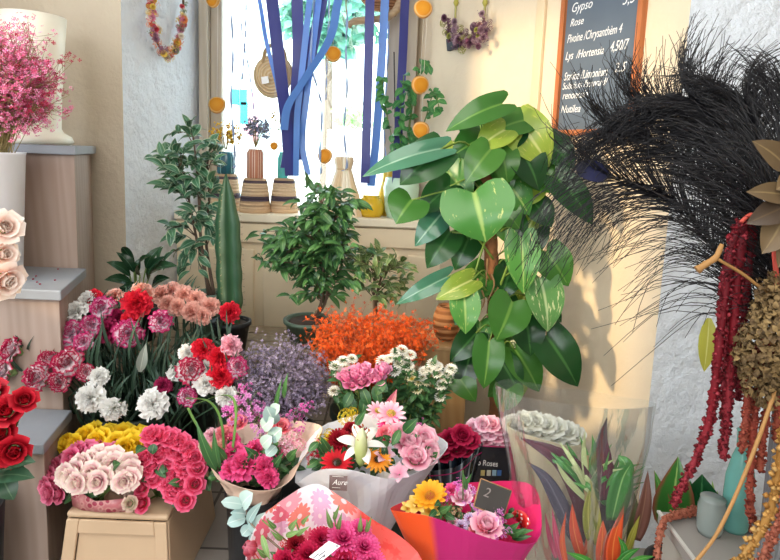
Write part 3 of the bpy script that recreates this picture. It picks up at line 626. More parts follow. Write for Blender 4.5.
wm = [petal_mat('wreath_' + n, ((0, c1), (1, c2))) for n, c1, c2 in (('plum', '#5c3a4c', '#7e566a'), ('mauve', '#8a6a78', '#ab8d98'), ('olive', '#8d8f3e', '#a9a858'), ('rust', '#9a6a58', '#b98a78'))]
for i in range(95):
    a = rng.uniform(-.25, 3.3); p = on_rw(466 + 18 * math.cos(a) + rng.gauss(0, 4.2), 22 + 19 * math.sin(a) + rng.gauss(0, 5.5), .03 + rng.uniform(0, .05)); flower(rng.choice(['florets', 'florets', 'cluster', 'mum']), wm[min(3, int(abs(rng.gauss(0, 1.5))))], t, p, rng.uniform(2.6, 4.4), Vector((-.8, -.7, rng.uniform(-.3, .5))), 'dried_flower', sub=False)
flower('tulip', petal_mat('protea', ((0, '#7a3a52'), (1, '#b06a80'))), t, on_rw(468, 41, .07), 4.5, Vector((-.6, -.6, -.4)), 'dried_bud', sub=False)
q = [on_rw(x, y, .05) for x, y in ((446, 39), (457, 37), (458, 47), (447, 51))]; mb = MB(); slab(mb, q, .02); mb.build('gift_tag', plain('black_card', '#20222c', .6), t, smooth=False)
# chalkboard on the splayed wall
BU = Vector((RWd.x, RWd.y, 0)).normalized(); BNv = Vector((-1, -0.535, 0)).normalized()
B0 = Vector((*RW(1.055), 0)); BWID, BZ0, BZ1 = 0.405, 1.505, 2.42
def bp(u, z, off=0.0): return B0 + BU * u + Vector((0, 0, z)) + BNv * off
t = thing('chalkboard', 'wood-framed slate chalkboard with handwritten flower prices on the wall', 'chalkboard', bp(BWID / 2, BZ0))
mb = MB(); slab(mb, [bp(.012, BZ0 + .012), bp(.012, BZ1 - .012), bp(BWID - .012, BZ1 - .012), bp(BWID - .012, BZ0 + .012)], .012, BNv); mb.build('slate', plain('slate', '#566270', .75, var=.18, scale=6), t, smooth=False)
FW = wood_mat('orange_wood', '#b9703e', '#a05a2e', 3, 'Z', .45)
for u0, u1, z0, z1 in ((0, .022, BZ0, BZ1), (BWID - .022, BWID, BZ0, BZ1), (.022, BWID - .022, BZ0, BZ0 + .022), (.022, BWID - .022, BZ1 - .022, BZ1)):
    mb = MB(); slab(mb, [bp(u0, z0), bp(u0, z1), bp(u1, z1), bp(u1, z0)], .026, BNv); mb.build('frame_rail', FW, t, smooth=False)
CHALK = plain('chalk', '#e4e6e6', .9, var=.1)
def text(body, parent, org, U, Vv, N, size, mat, name='writing', shear=0.25, ext=0.0004, align='LEFT', sx=1.0):
    cu = bpy.data.curves.new(name, 'FONT'); cu.body = body; cu.size = size; cu.shear = shear; cu.extrude = ext; cu.resolution_u = 3; cu.align_x = align
    tmp = bpy.data.objects.new('tmp', cu); me = bpy.data.meshes.new_from_object(tmp); bpy.data.objects.remove(tmp); bpy.data.curves.remove(cu); me.materials.clear(); me.materials.append(mat)
    o = bpy.data.objects.new(name, me); COL.objects.link(o); U, Vv, N = (Vector(x).normalized() for x in (U, Vv, N)); M = Matrix((U * sx, Vv, N)).transposed()
    o.parent = parent; o.matrix_local = Matrix.Translation(Vector(org) - wloc(parent)) @ M.to_4x4(); return o
def bz(y): return on_rw(578, y, .0125).z
for u, y, sz, body, sx in ((.045, 11, .050, 'Gypso', .85), (.30, 16, .055, '3,5', .85), (.045, 25, .042, 'Rose', .85), (.036, 41, .047, 'Pivoine /Chrysanthèm 4', .60), (.033, 58, .045, 'Lys  /Hortensia', .72), (.262, 57, .052, '4,50/7', .62), (.033, 79, .046, 'Statice /Limonium', .68), (.29, 77, .048, '2,5', .9), (.030, 88, .040, 'Solarium /bouvard/', .75), (.034, 98, .042, 'renoncule', .8), (.030, 112, .043, 'Nutilea', .85)):
    text(body, t, bp(u, bz(y), .0125), BU, (0, 0, 1), BNv, sz, CHALK, 'chalk_line', .3, .0003, 'LEFT', sx)

# ================================================================ stepped display at the side
STEPW = wood_mat('limed_wood', '#aa9689', '#988376', 2.2, 'Z', .6); SLABM = plain('zinc_slab', '#8d9299', .45, .0, var=.12, scale=8)
t = thing('stepped_display', 'tall three-step wooden flower display with grey slab tops', 'display stand', (-1.4, 2.2, 0))
def step(poly, slabpoly, z):
    mb = MB(); prism(mb, poly, 0, z - .035); b_ = mb.build('step', STEPW, t, smooth=False, bevel=.003)
    mb = MB(); prism(mb, slabpoly, z - .035, z); mb.build('slab_top', SLABM, b_, smooth=False, bevel=.004)
step([(-1.95, 2.34), (-1.235, 2.34), (-1.40, 2.8), (-1.95, 2.8)], [(-1.98, 2.31), (-1.215, 2.31), (-1.385, 2.82), (-1.98, 2.82)], 1.385)
step([(-1.95, 1.99), (-1.118, 1.99), (-1.215, 2.335), (-1.95, 2.335)], [(-1.98, 1.96), (-1.095, 1.96), (-1.2, 2.335), (-1.98, 2.335)], .905)
step([(-1.95, 1.76), (-1.055, 1.76), (-1.1, 1.985), (-1.95, 1.985)], [(-1.98, 1.735), (-1.04, 1.735), (-1.085, 1.985), (-1.98, 1.985)], .475)
# tall white vase on the top slab
b = at(37, 142, 2.50); b.z = 1.385; k = 2.5 / FOC
vase(b, [(30 * k, 0), (33 * k, 3 * k), (31 * k, 8 * k), (24 * k, 12 * k), (22 * k, 16 * k), (23 * k, 40 * k), (27 * k, 90 * k), (30 * k, 122 * k), (28 * k, 122 * k), (24 * k, 85 * k), (20 * k, 20 * k), (.001, 20 * k)], plain('ivory_ceramic', '#f0ead8', .45, var=.03), 'tall_vase', 'tall empty ivory vase flaring upward on the topmost slab', 'vase')
# white bucket with the pink cloud
b = at(-22, 280, 2.11); b.z = .905; k = 2.11 / FOC
t = thing('white_bucket', 'tapered white flower bucket with pink dried blossom, on the middle slab', 'bucket', b)
mb = MB(); lathe(mb, [(38 * k, 0), (40 * k, .01), (47 * k, .44), (48 * k, .45), (46 * k, .45), (38 * k, .02), (.001, .02)], b, 40); mb.build('body', plain('white_plastic', '#e8e9ee', .4, var=.03), t)
def cloud_plant(t, base, stems, budmat, stmat, nb, br, cen, rad, name='blossom', tw=.7, stem_r=.0016, sprig=7, star=True, seedy=0.03):
    """a dried or fresh cloud of tiny flowers: fine stems that branch towards an ellipsoid full of buds"""
    st = MB(); bd = MB(); cen = Vector(cen); rad = Vector(rad)
    for i in range(stems):
        while True:
            d = Vector((rng.uniform(-1, 1), rng.uniform(-1, 1), rng.uniform(-1, 1)))
            if d.length < 1: break
        d = d * (d.length ** -.35 if d.length > .05 else 1); q = cen + Vector((d.x * rad.x, d.y * rad.y, d.z * rad.z)); m = base.lerp(q, .5) + Vector((0, 0, .04))
        P = smooth_path([base + Vector((rng.uniform(-.02, .02), rng.uniform(-.02, .02), 0)), m, q], 8); tube(st, P, stem_r, 3, stem_r * .5)
        for _ in range(sprig):
            o = P[rng.randint(5, 8)]; e = o + Vector((rng.gauss(0, 1), rng.gauss(0, 1), rng.gauss(.4, .8))) * seedy; tube(st, [o, e], stem_r * .5, 3)
            for _ in range(nb):
                c_ = e + Vector((rng.gauss(0, 1), rng.gauss(0, 1), rng.gauss(0, 1))) * seedy * .3
                if star: star5(bd, c_, (rng.uniform(-.6, .6), rng.uniform(-1, .2), rng.uniform(0, 1)), br * rng.uniform(.7, 1.2), rng.random(), 4)
                else: puff(bd, c_, br * rng.uniform(.6, 1.1), rng.random(), 1.5)
    s_ = st.build('stem', stmat, t); o = bd.build(name, budmat, t); o['kind'] = 'stuff'; s_['kind'] = 'stuff'
b2 = at(-8, 150, 2.11); b2.z = 1.34
t = thing('pink_dried_spray', 'cloud of pink and crimson dried blossom standing in the white bucket', 'dried flowers', b2)
DRYST = plain('dry_stem', '#9a8a5a', .8)
cloud_plant(t, at(0, 155, 2.11), 210, petal_mat('pink_blossom', ((0, '#d8507c'), (.35, '#e684ac'), (.7, '#efaace'), (1, '#f6d2e2')), .25), DRYST, 5, .0085, at(4, 80, 2.11), (.15, .13, .165), seedy=.035)
cloud_plant(t, at(8, 155, 2.11), 14, petal_mat('crimson_blossom', ((0, '#a51f3e'), (.5, '#c03a5c'), (1, '#d87a9a')), .25), DRYST, 4, .008, at(44, 72, 2.11), (.09, .08, .16), seedy=.025)
LEAFG = leaf_mat('rose_leaf', '#2f5a35', '#47703f', '#6d8f58')
def bunch_stems(t, base, pts, r=.004, mat=None):
    for p in pts:
        mb = MB(); tube(mb, [base, base.lerp(p, .55) + Vector((0, 0, .02)), p], r, 5, None, 8); mb.build('stem', mat or G_STEM(), t)
# pale roses and red roses reaching in from outside the frame
def side_vase(b, r, h, label): 
    t = thing('flower_bucket', label, 'bucket', b); mb = MB(); lathe(mb, [(r * .8, 0), (r * .82, .01), (r, h), (r * .95, h), (r * .78, .02), (.001, .02)], b, 28); mb.build('body', plain('black_plastic', '#1d2024', .4), t); return t
b = Vector((-1.28, 1.86, .475))
CREAM = petal_mat('cream_rose', ((0, '#eebcae'), (.5, '#f6ddd0'), (1, '#faeee4')), .06)
t = thing('cream_rose_bunch', 'three pale cream-pink roses leaning in over the middle slab', 'roses', b)
ps = [(at(4, 228, 1.84), 15, (.6, -.6, .3)), (at(2, 254, 1.82), 13, (.8, -.4, .1)), (at(3, 279, 1.80), 17, (.9, -.4, -.2))]
for p, r_, d in ps: flower('rose', CREAM, t, p, r_, d)
bunch_stems(t, b + Vector((0, 0, .03)), [p - Vector(d).normalized() * .03 for p, _, d in ps])
b = Vector((-1.22, 1.60, 0)); side_vase(b, .12, .34, 'black bucket on the floor under the red roses')
RED = petal_mat('red_petal', ((0, '#6e0613'), (.55, '#a80f22'), (1, '#cf2436')), .12)
t = thing('red_rose_bunch', 'deep red roses with dark leaves reaching past the lowest slab', 'roses', b + Vector((0, 0, .03)))
ps = [(at(24, 401, 1.58), 12, (.5, -.6, .7)), (at(8, 412, 1.57), 15, (.2, -.8, .7)), (at(2, 432, 1.56), 14, (.3, -.9, .3)), (at(14, 450, 1.54), 15, (.5, -.8, .1)), (at(-4, 455, 1.54), 14, (.1, -.9, .2)), (at(-6, 395, 1.6), 14, (0, -.6, .8))]
for p, r_, d in ps: flower('rose', RED, t, p, r_, d)
bunch_stems(t, b + Vector((0, 0, .035)), [p - Vector(d).normalized() * .03 for p, _, d in ps])
for A, B in (((-8, 470), (24, 466)), ((-4, 478), (35, 478)), ((2, 478), (14, 500)), ((-8, 480), (6, 498)), ((0, 468), (36, 462))):
    mb = MB(); leaf(mb, at(*A, 1.55), at(*B, 1.53), .06, (0, -.6, 1), 'oval', .25, .15); mb.build('leaf', leaf_mat('dark_rose_leaf', '#2a4a34', '#3f6248', '#5d7a5c'), t)
mb = MB()
for x, y in ((68, 347), (98, 355), (104, 363), (80, 340), (118, 350)):
    pass
for x, y in ((33, 279), (37, 282), (40, 284), (36, 276), (55, 280), (58, 269)): 
    q = at_z(x, y, .908); ball(mb, q, .004, 4, .2, (1, 1, .6))
o = mb.build('fallen_petals', petal_mat('crimson_blossom', ((0, '#a51f3e'), (.5, '#c03a5c'), (1, '#d87a9a')), .25), None, loc=at_z(38, 280, .905)); tag(o, 'few fallen crimson petals lying on the middle grey slab', 'petals', kind='stuff')

# ================================================================ bench and potted plants at the back
BENCH_Z = .55
t = thing('plant_bench', 'low wooden plant bench under the window, behind the flowers', 'bench', (-.5, 2.62, 0))
BW = wood_mat('bench_wood', '#8a7860', '#75634a', 3, 'X')
for i in range(4):
    mb = MB(); y = 2.37 + .118 * i; box(mb, (-1.12, y, BENCH_Z - .025), (.10, y + .105, BENCH_Z)); mb.build('slat', BW, t, smooth=False, bevel=.004)
for x in (-1.06, .03):
    for y in (2.42, 2.79):
        mb = MB(); box(mb, (x - .02, y - .02, 0), (x + .02, y + .02, BENCH_Z - .025)); mb.build('leg', BW, t, smooth=False)
def pot(t, b, r0, r1, h, mat, soil=True):
    mb = MB(); lathe(mb, [(r0, 0), (r1 * .97, h * .86), (r1 * 1.05, h * .87), (r1 * 1.06, h), (r1 * .93, h), (r1 * .9, h * .9), (.001, h * .9)], b, 28); p = mb.build('pot', mat, t)
    if soil: mb = MB(); ball(mb, b + Vector((0, 0, h * .9)), r1 * .88, 6, .5, (1, 1, .12), .06); mb.build('soil', plain('soil', '#3a2c22', .95, bump=.6), t)
    return p
POTG = plain('sage_pot', '#66806f', .4, var=.05)
def on_bench(px, Y): p = at(px, 300, Y); return Vector((p.x, Y, BENCH_Z))
def ficus(name, label, base, potr, poth, trunkpix, blobs, Y, lm, lw, ll, tips, per, droop=.35, potmat=POTG, trunkcol='#5c4a3c', dep=.12):
    """small-leaved tree: trunks along pixel paths, twigs into the given pixel ellipses, leaves along the twigs"""
    t = thing(name, label, 'potted plant', base); pot(t, base, potr * .75, potr, poth, potmat)
    top = base + Vector((0, 0, poth * .9)); TR = []; bark = plain('ficus_bark', trunkcol, .8, bump=.4)
    for i, path in enumerate(trunkpix):
        P = smooth_path([top + Vector((.012 * i, 0, 0))] + [at(x, y, Y + .02 * i) for x, y in path], 14); mb = MB(); tube(mb, P, .008, 7, .003); mb.build('trunk', bark, t); TR += P[4:]
    st = MB(); lf = MB()
    for cx, cy, rx, ry, n in blobs:
        for _ in range(n):
            a = rng.uniform(0, 6.28); rr = math.sqrt(rng.random()); q = at(cx + rx * rr * math.cos(a), cy + ry * rr * math.sin(a), Y + rng.uniform(-dep, dep))
            o = min(TR, key=lambda p: (p - q).length + max(0, p.z - q.z + .05) * 2); P = smooth_path([o, o.lerp(q, .5) + Vector((0, 0, .03)), q], 6); tube(st, P, .0025, 4, .001); out = (q - o).normalized()
            for j in range(per):
                p = P[rng.randint(2, 6)]; d = (out * .6 + Vector((rng.gauss(0, .6), rng.gauss(-.15, .6), rng.gauss(-droop, .35)))).normalized(); L = ll * rng.uniform(.7, 1.15); leaf(lf, p, p + d * L, lw * L, Vector((rng.gauss(0, .4), -.5, .9)), 'oval', .25, .12, 5, .1)
    st.build('twig', bark, t); lf.build('foliage', lm, t); return t
VARLEAF = leaf_mat('variegated_leaf', '#2a5a40', '#4a7a56', '#7fa08a', None, edge='#b4c6a6')
FICLEAF = leaf_mat('ficus_leaf', '#26502f', '#54834a', '#7aa262')
ficus('variegated_ficus', 'airy cream-edged ficus in a sage pot in front of the white niche wall', on_bench(209, 2.62), .072, .21, [((201, 240), (199, 200), (196, 160), (192, 130)), ((197, 240), (190, 205), (180, 170)), ((206, 240), (209, 200), (207, 165))], [(185, 155, 30, 28, 17), (208, 160, 18, 26, 11), (180, 190, 22, 18, 9), (203, 205, 22, 22, 12), (190, 235, 26, 20, 10), (168, 178, 20, 10, 5), (178, 268, 28, 8, 6)], 2.62, VARLEAF, .48, .078, 0, 4, .2)
ficus('weeping_ficus', 'dense dark green weeping ficus at the middle of the bench, below the sill', on_bench(310, 2.60), .11, .11, [((322, 300), (323, 250), (321, 200), (318, 185)), ((326, 300), (328, 260), (335, 215))], [(318, 208, 30, 22, 20), (300, 235, 50, 16, 26), (330, 235, 36, 28, 26), (300, 262, 40, 18, 22), (345, 262, 28, 24, 17), (318, 285, 44, 14, 15), (268, 255, 25, 14, 12), (342, 200, 22, 12, 6)], 2.58, FICLEAF, .38, .074, 0, 6, .45, plain('dark_sage_pot', '#4f6352', .5))
ficus('sparse_ficus', 'thin open variegated ficus rising behind the orange blossom cloud', on_bench(376, 2.60), .06, .12, [((374, 300), (375, 275), (378, 255)), ((376, 300), (384, 270), (395, 258))], [(372, 262, 32, 12, 13), (395, 268, 22, 14, 9), (362, 282, 20, 16, 8), (392, 292, 20, 14, 8)], 2.60, leaf_mat('olive_leaf', '#4a6a3a', '#6d8a50', '#9aa86a', None, edge='#b9bf8a'), .45, .06, 0, 5, .2)
# cactus
b = on_bench(231, 2.46); t = thing('column_cactus', 'single dark green ribbed cactus column between two ficus plants', 'cactus', b); pot(t, b, .06, .08, .13, plain('black_pot', '#24262a', .5))
mb = MB(); top = at(226, 174, 2.46); bb = b + Vector((.0, 0, .08)); n = 24; rows = 26; V = []; T = []; S = []
for i in range(rows + 1):
    u = i / rows; c_ = bb.lerp(top, u); pr = .058 * (.55 + .45 * min(1, u * 5)) * (1 - max(0, (u - .62) / .38) ** 1.7 * .93) * (1 + .05 * math.sin(u * 38))
    for j in range(n):
        a = 2 * PI * j / n; rb = pr * (.62 + .38 * abs(math.cos(2 * a + .5)) ** 1.6); V.append((c_.x + rb * math.cos(a), c_.y + rb * math.sin(a), c_.z)); T.append(u); S.append(abs(math.cos(2 * a + .5)))
mb.add(V, grid_faces(rows + 1, n, True) + [tuple(rows * n + j for j in range(n))], T, S); s = NT('cactus_skin'); s.base(s.vary(s.ramp(s.attr('s'), [(0, '#2f5a3a'), (.75, '#264c32'), (1, '#4f6648')]), .15, s.noise(30))); s.set(Roughness=.5); mb.build('column', s.m, t)
sp = MB()
for i in range(22):
    u = .06 + i * .041; c_ = bb.lerp(top, u); pr = .059 * (1 - max(0, (u - .62) / .38) ** 1.7 * .93)
    for q in range(4):
        a = (PI * q - .5) / 2 + PI / 2 * 0; p = c_ + Vector((math.cos(a) * pr, math.sin(a) * pr, 0))
        for _ in range(2): tube(sp, [p, p + Vector((math.cos(a), math.sin(a), rng.uniform(-.6, .6))) * .012], .0007, 3)
sp.build('spines', plain('spine', '#b8a888', .7), t)
# small dark plant beside the steps
b = Vector((at(140, 300, 2.56).x, 2.56, BENCH_Z)); t = thing('dark_leaf_plant', 'low plant with glossy blackish-green leaves beside the stepped display', 'potted plant', b); pot(t, b, .06, .08, .15, plain('black_pot', '#24262a', .5))
lf = MB(); st = MB()
for A, B, w_ in (((130, 276), (106, 262), .04), ((132, 284), (104, 280), .045), ((134, 272), (116, 252), .035), ((140, 275), (152, 255), .045), ((128, 268), (112, 266), .03), ((138, 292), (112, 296), .045), ((142, 285), (128, 300), .045), ((136, 272), (140, 258), .03), ((148, 280), (166, 256), .05), ((150, 275), (178, 266), .05), ((146, 268), (162, 246), .035), ((140, 290), (120, 288), .04), ((152, 288), (170, 278), .05), ((134, 262), (122, 247), .03), ((144, 296), (138, 306), .05), ((128, 290), (118, 306), .04)):
    p = at(*A, 2.52 + rng.uniform(-.04, .04)); leaf(lf, p, at(*B, 2.48 + rng.uniform(-.05, .05)), w_ * 1.2, (rng.uniform(-.3, .3), -.6, .8), 'oval', .25, .18); tube(st, [b + Vector((0, 0, .08)), b.lerp(p, .6) + Vector((0, -.01, .05)), p], .003, 5, None, 6)
st.build('stem', G_STEM(), t); lf.build('foliage', leaf_mat('blackgreen_leaf', '#16301f', '#274a2e', '#41624a', rough=.25), t)

# ================================================================ the big vine on its moss pole
b = Vector((at(497, 400, 2.22).x, 2.22, 0)); t = thing('climbing_vine', 'tall heart-leaved climbing vine on a brown moss pole against the sunny wall', 'potted plant', b)
pot(t, b, .12, .15, .30, plain('terracotta_dark', '#7a5a48', .7))
POLE = [b + Vector((0, 0, .26))] + [at(x, y, 2.22) for x, y in ((497, 390), (495, 330), (492, 270), (488, 205), (484, 150))]
mb = MB(); tube(mb, POLE, .030, 12, .024, 50, .14); mb.build('moss_pole', plain('coir', '#8a5a38', .95, var=.3, scale=40, bump=.9, bscale=90), t)
PP = smooth_path(POLE, 60)
VINE = [leaf_mat('vine_leaf', '#2a5e28', '#4c8034', '#669244', rough=.25, tl=.28), leaf_mat('vine_leaf_dark', '#173a1e', '#28562a', '#3c6a38', rough=.22, tl=.25), leaf_mat('vine_leaf_marbled', '#3d7a34', '#4f8a3e', '#8fb060', '#b4c070', .60, .3), leaf_mat('vine_leaf_white', '#4d7f48', '#5d8f50', '#a8bf90', '#c9d2a4', .56, .3), leaf_mat('vine_leaf_yellow', '#7a9a34', '#93ac45', '#c4cf80', '#c4c468', .58, .3, .3), leaf_mat('vine_leaf_glossy', '#3a6f58', '#4f8268', '#7fa890', rough=.12)]
def vleaf(ax, ay, tx, ty, wpx, m, dy=0.0, nx=0.0, nz=.45, wide=1.0, fold=.12, arch=.10):
    Y = 2.16 + dy; A, B = at(ax, ay, Y), at(tx, ty, Y - .05); mb = MB()
    leaf(mb, A, B, wpx * 1.2 * Y / FOC * wide, (nx + rng.uniform(-.15, .15), -1, nz), 'heart', fold, arch, 9, .06, None, 4, .012)
    o = mb.build('leaf', VINE[m], t); q = min(PP, key=lambda p: (p - A).length + abs(p.z - (A.z - .05)) * .5); mid = q.lerp(A, .5) + Vector((0, -.015, .05 if A.z > q.z - .1 else .0)); mb = MB(); tube(mb, [q, mid, A], .0035, 5, .0025, 8); mb.build('petiole', leaf_mat('petiole', '#6f8f3c', '#86a24c', None), o)
for a in ((474, 193, 486, 242, 62, 2, -.12), (502, 104, 446, 130, 24, 0, -.03), (527, 120, 488, 134, 26, 0, .05), (516, 122, 550, 166, 40, 4, .05), (440, 149, 362, 175, 20, 5, -.12), (440, 150, 400, 184, 36, 1, -.1), (412, 200, 396, 223, 36, 0, -.1), (450, 186, 419, 214, 28, 1, .0), (442, 213, 415, 246, 24, 5, .0), (450, 232, 427, 268, 28, 1, .0),
          (447, 277, 396, 304, 17, 5, -.05), (472, 280, 436, 299, 22, 4, -.05), (464, 296, 466, 334, 27, 2, -.08), (512, 302, 497, 340, 38, 0, -.08), (521, 238, 524, 294, 30, 2, -.06), (540, 278, 549, 332, 34, 3, -.04), (546, 252, 569, 286, 32, 0, .0), (526, 321, 531, 356, 30, 1, -.02), (546, 336, 579, 387, 36, 1, -.04), (489, 342, 484, 389, 28, 0, -.1),
          (476, 333, 450, 362, 24, 1, .0), (556, 178, 594, 224, 28, 1, .0), (534, 203, 552, 227, 24, 1, .05), (506, 224, 520, 248, 22, 1, .05), (490, 150, 466, 182, 30, 0, -.06), (500, 148, 508, 184, 28, 0, .0), (480, 140, 452, 156, 28, 0, .02), (520, 150, 540, 190, 34, 1, .02), (470, 300, 455, 325, 22, 1, .05), (515, 350, 540, 392, 30, 0, .02), (500, 360, 520, 395, 28, 1, .0), (470, 355, 460, 392, 24, 1, .02),
          (510, 268, 500, 300, 26, 1, .05), (470, 235, 455, 270, 26, 1, .08), (480, 168, 440, 178, 30, 1, .1), (530, 170, 572, 190, 34, 0, .06), (545, 142, 575, 168, 30, 1, .07), (505, 130, 476, 150, 26, 4, .0), (535, 225, 528, 262, 26, 1, .08), (505, 180, 530, 215, 30, 2, .05), (480, 322, 478, 350, 22, 2, .04), (510, 385, 500, 412, 26, 0, -.04), (455, 372, 476, 402, 24, 0, .0), (535, 300, 562, 322, 26, 1, .06), (498, 205, 520, 228, 28, 0, .03), (455, 200, 430, 232, 26, 0, .06)):
    vleaf(*a)
for _ in range(34):
    x = rng.gauss(495, 26); y = rng.choice([rng.uniform(115, 215), rng.uniform(115, 400)]); x += (495 - x) * max(0, (y - 260) / 260); sx = rng.uniform(-26, 26)
    vleaf(x, y, x + sx, y + rng.uniform(22, 38), rng.uniform(22, 34), rng.choice([0, 0, 1, 1, 0, 4, 2]), rng.uniform(.04, .14), rng.uniform(-.5, .5), rng.uniform(.1, .9))
for x0, y0, x1, y1 in ((484, 150, 478, 105), (490, 230, 470, 290), (495, 300, 520, 240), (496, 340, 545, 335), (494, 260, 452, 232)):
    mb = MB(); p0 = at(x0, y0, 2.20); p1 = at(x1, y1, 2.14); tube(mb, [p0, p0.lerp(p1, .5) + Vector((0, -.03, .04)), p1], .005, 6, .0035, 10)
    mb.build('vine_stem', leaf_mat('petiole', '#6f8f3c', '#86a24c', None), t)
mb = MB()
for k in range(5): p = at(rng.uniform(474, 500), rng.uniform(255, 292), 2.17); tube(mb, [p, p + Vector((rng.uniform(-.03, .03), -.01, -.04)), p + Vector((rng.uniform(-.03, .03), -.02, -.10))], .004, 5, .002, 6)
mb.build('aerial_root', plain('aerial_root', '#9a7850', .9), t)
# crate stand and round terracotta pot beside it
p = at(428, 432, 2.30); q = at(428, 345, 2.30); x0, x1 = p.x - .03, at(458, 400, 2.30).x + .03; CR = wood_mat('crate_wood', '#cda878', '#b88f5c', 2.5, 'Z')
t = thing('wooden_plant_stand', 'pale wooden box stand behind the white chrysanthemums', 'stand', ((x0 + x1) / 2, 2.4, 0)); zt = q.z
mb = MB(); box(mb, (x0, 2.30, 0), (x1, 2.318, zt - .02)); mb.build('front_panel', CR, t, smooth=False, bevel=.003)
for x in (x0, x1 - .018): mb = MB(); box(mb, (x, 2.319, 0), (x + .018, 2.50, zt - .02)); mb.build('side_panel', CR, t, smooth=False, bevel=.003)
mb = MB(); box(mb, (x0 - .008, 2.29, zt - .02), (x1 + .008, 2.51, zt)); mb.build('top', CR, t, smooth=False, bevel=.004)
c_ = at(446, 330, 2.38); k = 2.38 / FOC; b = Vector((c_.x, 2.38, zt)); t = thing('round_pot', 'round terracotta pot with ribbed bands half hidden by vine leaves', 'pot', b)
mb = MB(); lathe(mb, [(6 * k, 0), (11 * k, 4 * k), (14 * k, 14 * k), (14 * k, 24 * k), (11 * k, 34 * k), (9 * k, 37 * k), (8 * k, 36 * k), (.001, 30 * k)], b, 30); mb.build('body', stripe_mat('ribbed_terracotta', ((0, '#a8703f'), (.5, '#8f5a30')), 9, 't', .7, 60), t)

# ================================================================ clouds of small flowers
def bucket(b, r, h, label, mat=None, name='flower_bucket', group=None):
    t = thing(name, label, 'bucket', b, group); mb = MB(); lathe(mb, [(r * .78, 0), (r * .8, .008), (r * .97, h * .93), (r * 1.04, h * .94), (r * 1.04, h), (r * .95, h), (r * .76, .02), (.001, .02)], b, 32); mb.build('body', mat or plain('black_plastic', '#1d2024', .4), t); return t
def floor_under(px, Y): p = at(px, 400, Y); return Vector((p.x, Y, 0))
b = floor_under(362, 2.22); bucket(b, .12, .42, 'dark bucket under the orange blossom cloud', plain('dark_green_plastic', '#2b3a32', .5))
t = thing('orange_blossom', 'wide cloud of bright orange dyed baby-breath before the small ficus', 'dried flowers', b + Vector((0, 0, .025)))
ORB = petal_mat('orange_blossom_petal', ((0, '#d24a14'), (.4, '#ee6420'), (.8, '#f8853c'), (1, '#f8a866')), .22, .3)
OST = plain('orange_stem', '#b4552a', .7)
cloud_plant(t, b + Vector((0, 0, .3)), 230, ORB, OST, 5, .0062, at(362, 340, 2.2), (.20, .13, .105), seedy=.028)
cloud_plant(t, b + Vector((0, 0, .3)), 60, ORB, OST, 5, .0062, at(412, 332, 2.2), (.08, .08, .06), seedy=.025)
b = floor_under(285, 2.06); bucket(b, .12, .40, 'dark bucket under the greyish lavender statice')
t = thing('lavender_statice', 'dusty lavender-grey statice cloud between carnations and white bouquet', 'dried flowers', b + Vector((0, 0, .025)))
cloud_plant(t, b + Vector((0, 0, .3)), 230, petal_mat('statice_petal', ((0, '#857896'), (.5, '#a99cb8'), (.85, '#c9bed0'), (1, '#9a9a90')), .25), plain('statice_stem', '#5f5a58', .8), 5, .0052, at(285, 378, 2.06), (.165, .11, .115), seedy=.030)
# ================================================================ carnations, each stem standing loose in its bucket
CARN = {'RW': ('crimson-edged white', petal_mat('carnation_crimson_edge', ((0, '#c05070'), (.3, '#f0dfe4'), (.78, '#f6eaee'), (.92, '#c02250'), (1, '#a81448')), .08)),
        'PW': ('magenta-edged white', petal_mat('carnation_magenta_edge', ((0, '#cc68aa'), (.3, '#f3e2ee'), (.78, '#f6e6f0'), (.93, '#cc2f76'), (1, '#b8246a')), .08)),
        'W': ('white', petal_mat('carnation_white', ((0, '#d9dcc4'), (.4, '#efefe8'), (1, '#f8f7f4')), .05)),
        'R': ('bright red', petal_mat('carnation_red', ((0, '#8a0618'), (.5, '#c8102c'), (1, '#e22a40')), .1)),
        'D': ('dark crimson', petal_mat('carnation_dark', ((0, '#5a0420'), (.6, '#8a0f3c'), (1, '#a82a5a')), .1)),
        'K': ('soft pink', petal_mat('carnation_pink', ((0, '#e0608c'), (.6, '#f0a3bd'), (1, '#f6c4d2')), .07)),
        'E': ('peach', petal_mat('carnation_peach', ((0, '#d9806a'), (.6, '#efa796'), (1, '#f6c3b4')), .07))}
CST = leaf_mat('carnation_stem', '#35503c', '#4a6a50', None, rough=.6); CLF = leaf_mat('carnation_leaf', '#263f30', '#405f4a', None, rough=.6)
def carnation(px, py, Y, rpx, col, where, base, d=None, leaves=5):
    p = at(px, py, Y); v = (p - base); out = Vector((v.x, v.y, 0))
    if d is None: d = (EYEV - p).normalized() * .55 + out.normalized() * .55 + Vector((0, 0, .6))
    d = Vector(d).normalized(); bb = base + out.normalized() * .03 + Vector((rng.uniform(-.02, .02), rng.uniform(-.02, .02), .025))
    t = thing('carnation', '%s carnation %s' % (CARN[col][0], where), 'carnation', bb, 'loose carnations in the buckets'); rad = rpx * Y / FOC
    bl = put(tpl('bloom_' + col, f_carnation, CARN[col][1], 5), 'bloom', t, p, d, rad * (1.0 if col == 'PW' else 1.12)); child(tpl('calyx', f_calyx, G_CALYX(), 1), 'calyx', bl)
    n = p - d * rad * 1.1; m = bb.lerp(n, .55) + Vector((0, 0, .04)) - out * .12; P = smooth_path([bb, m, n - d * .04, n], 16); mb = MB(); tube(mb, P, .0035, 5, .003); s_ = mb.build('stem', CST, t)
    lf = MB()
    for k in range(leaves):
        q = P[rng.randint(6, 15)]; a = rng.uniform(0, 6.28); e = q + Vector((math.cos(a) * .05, math.sin(a) * .05, rng.uniform(.03, .10))); leaf(lf, q, e, .011, (0, -1, .5), 'lance', .4, .15, 5, .15, None, 1)
    lf.build('foliage', CLF, s_); return t
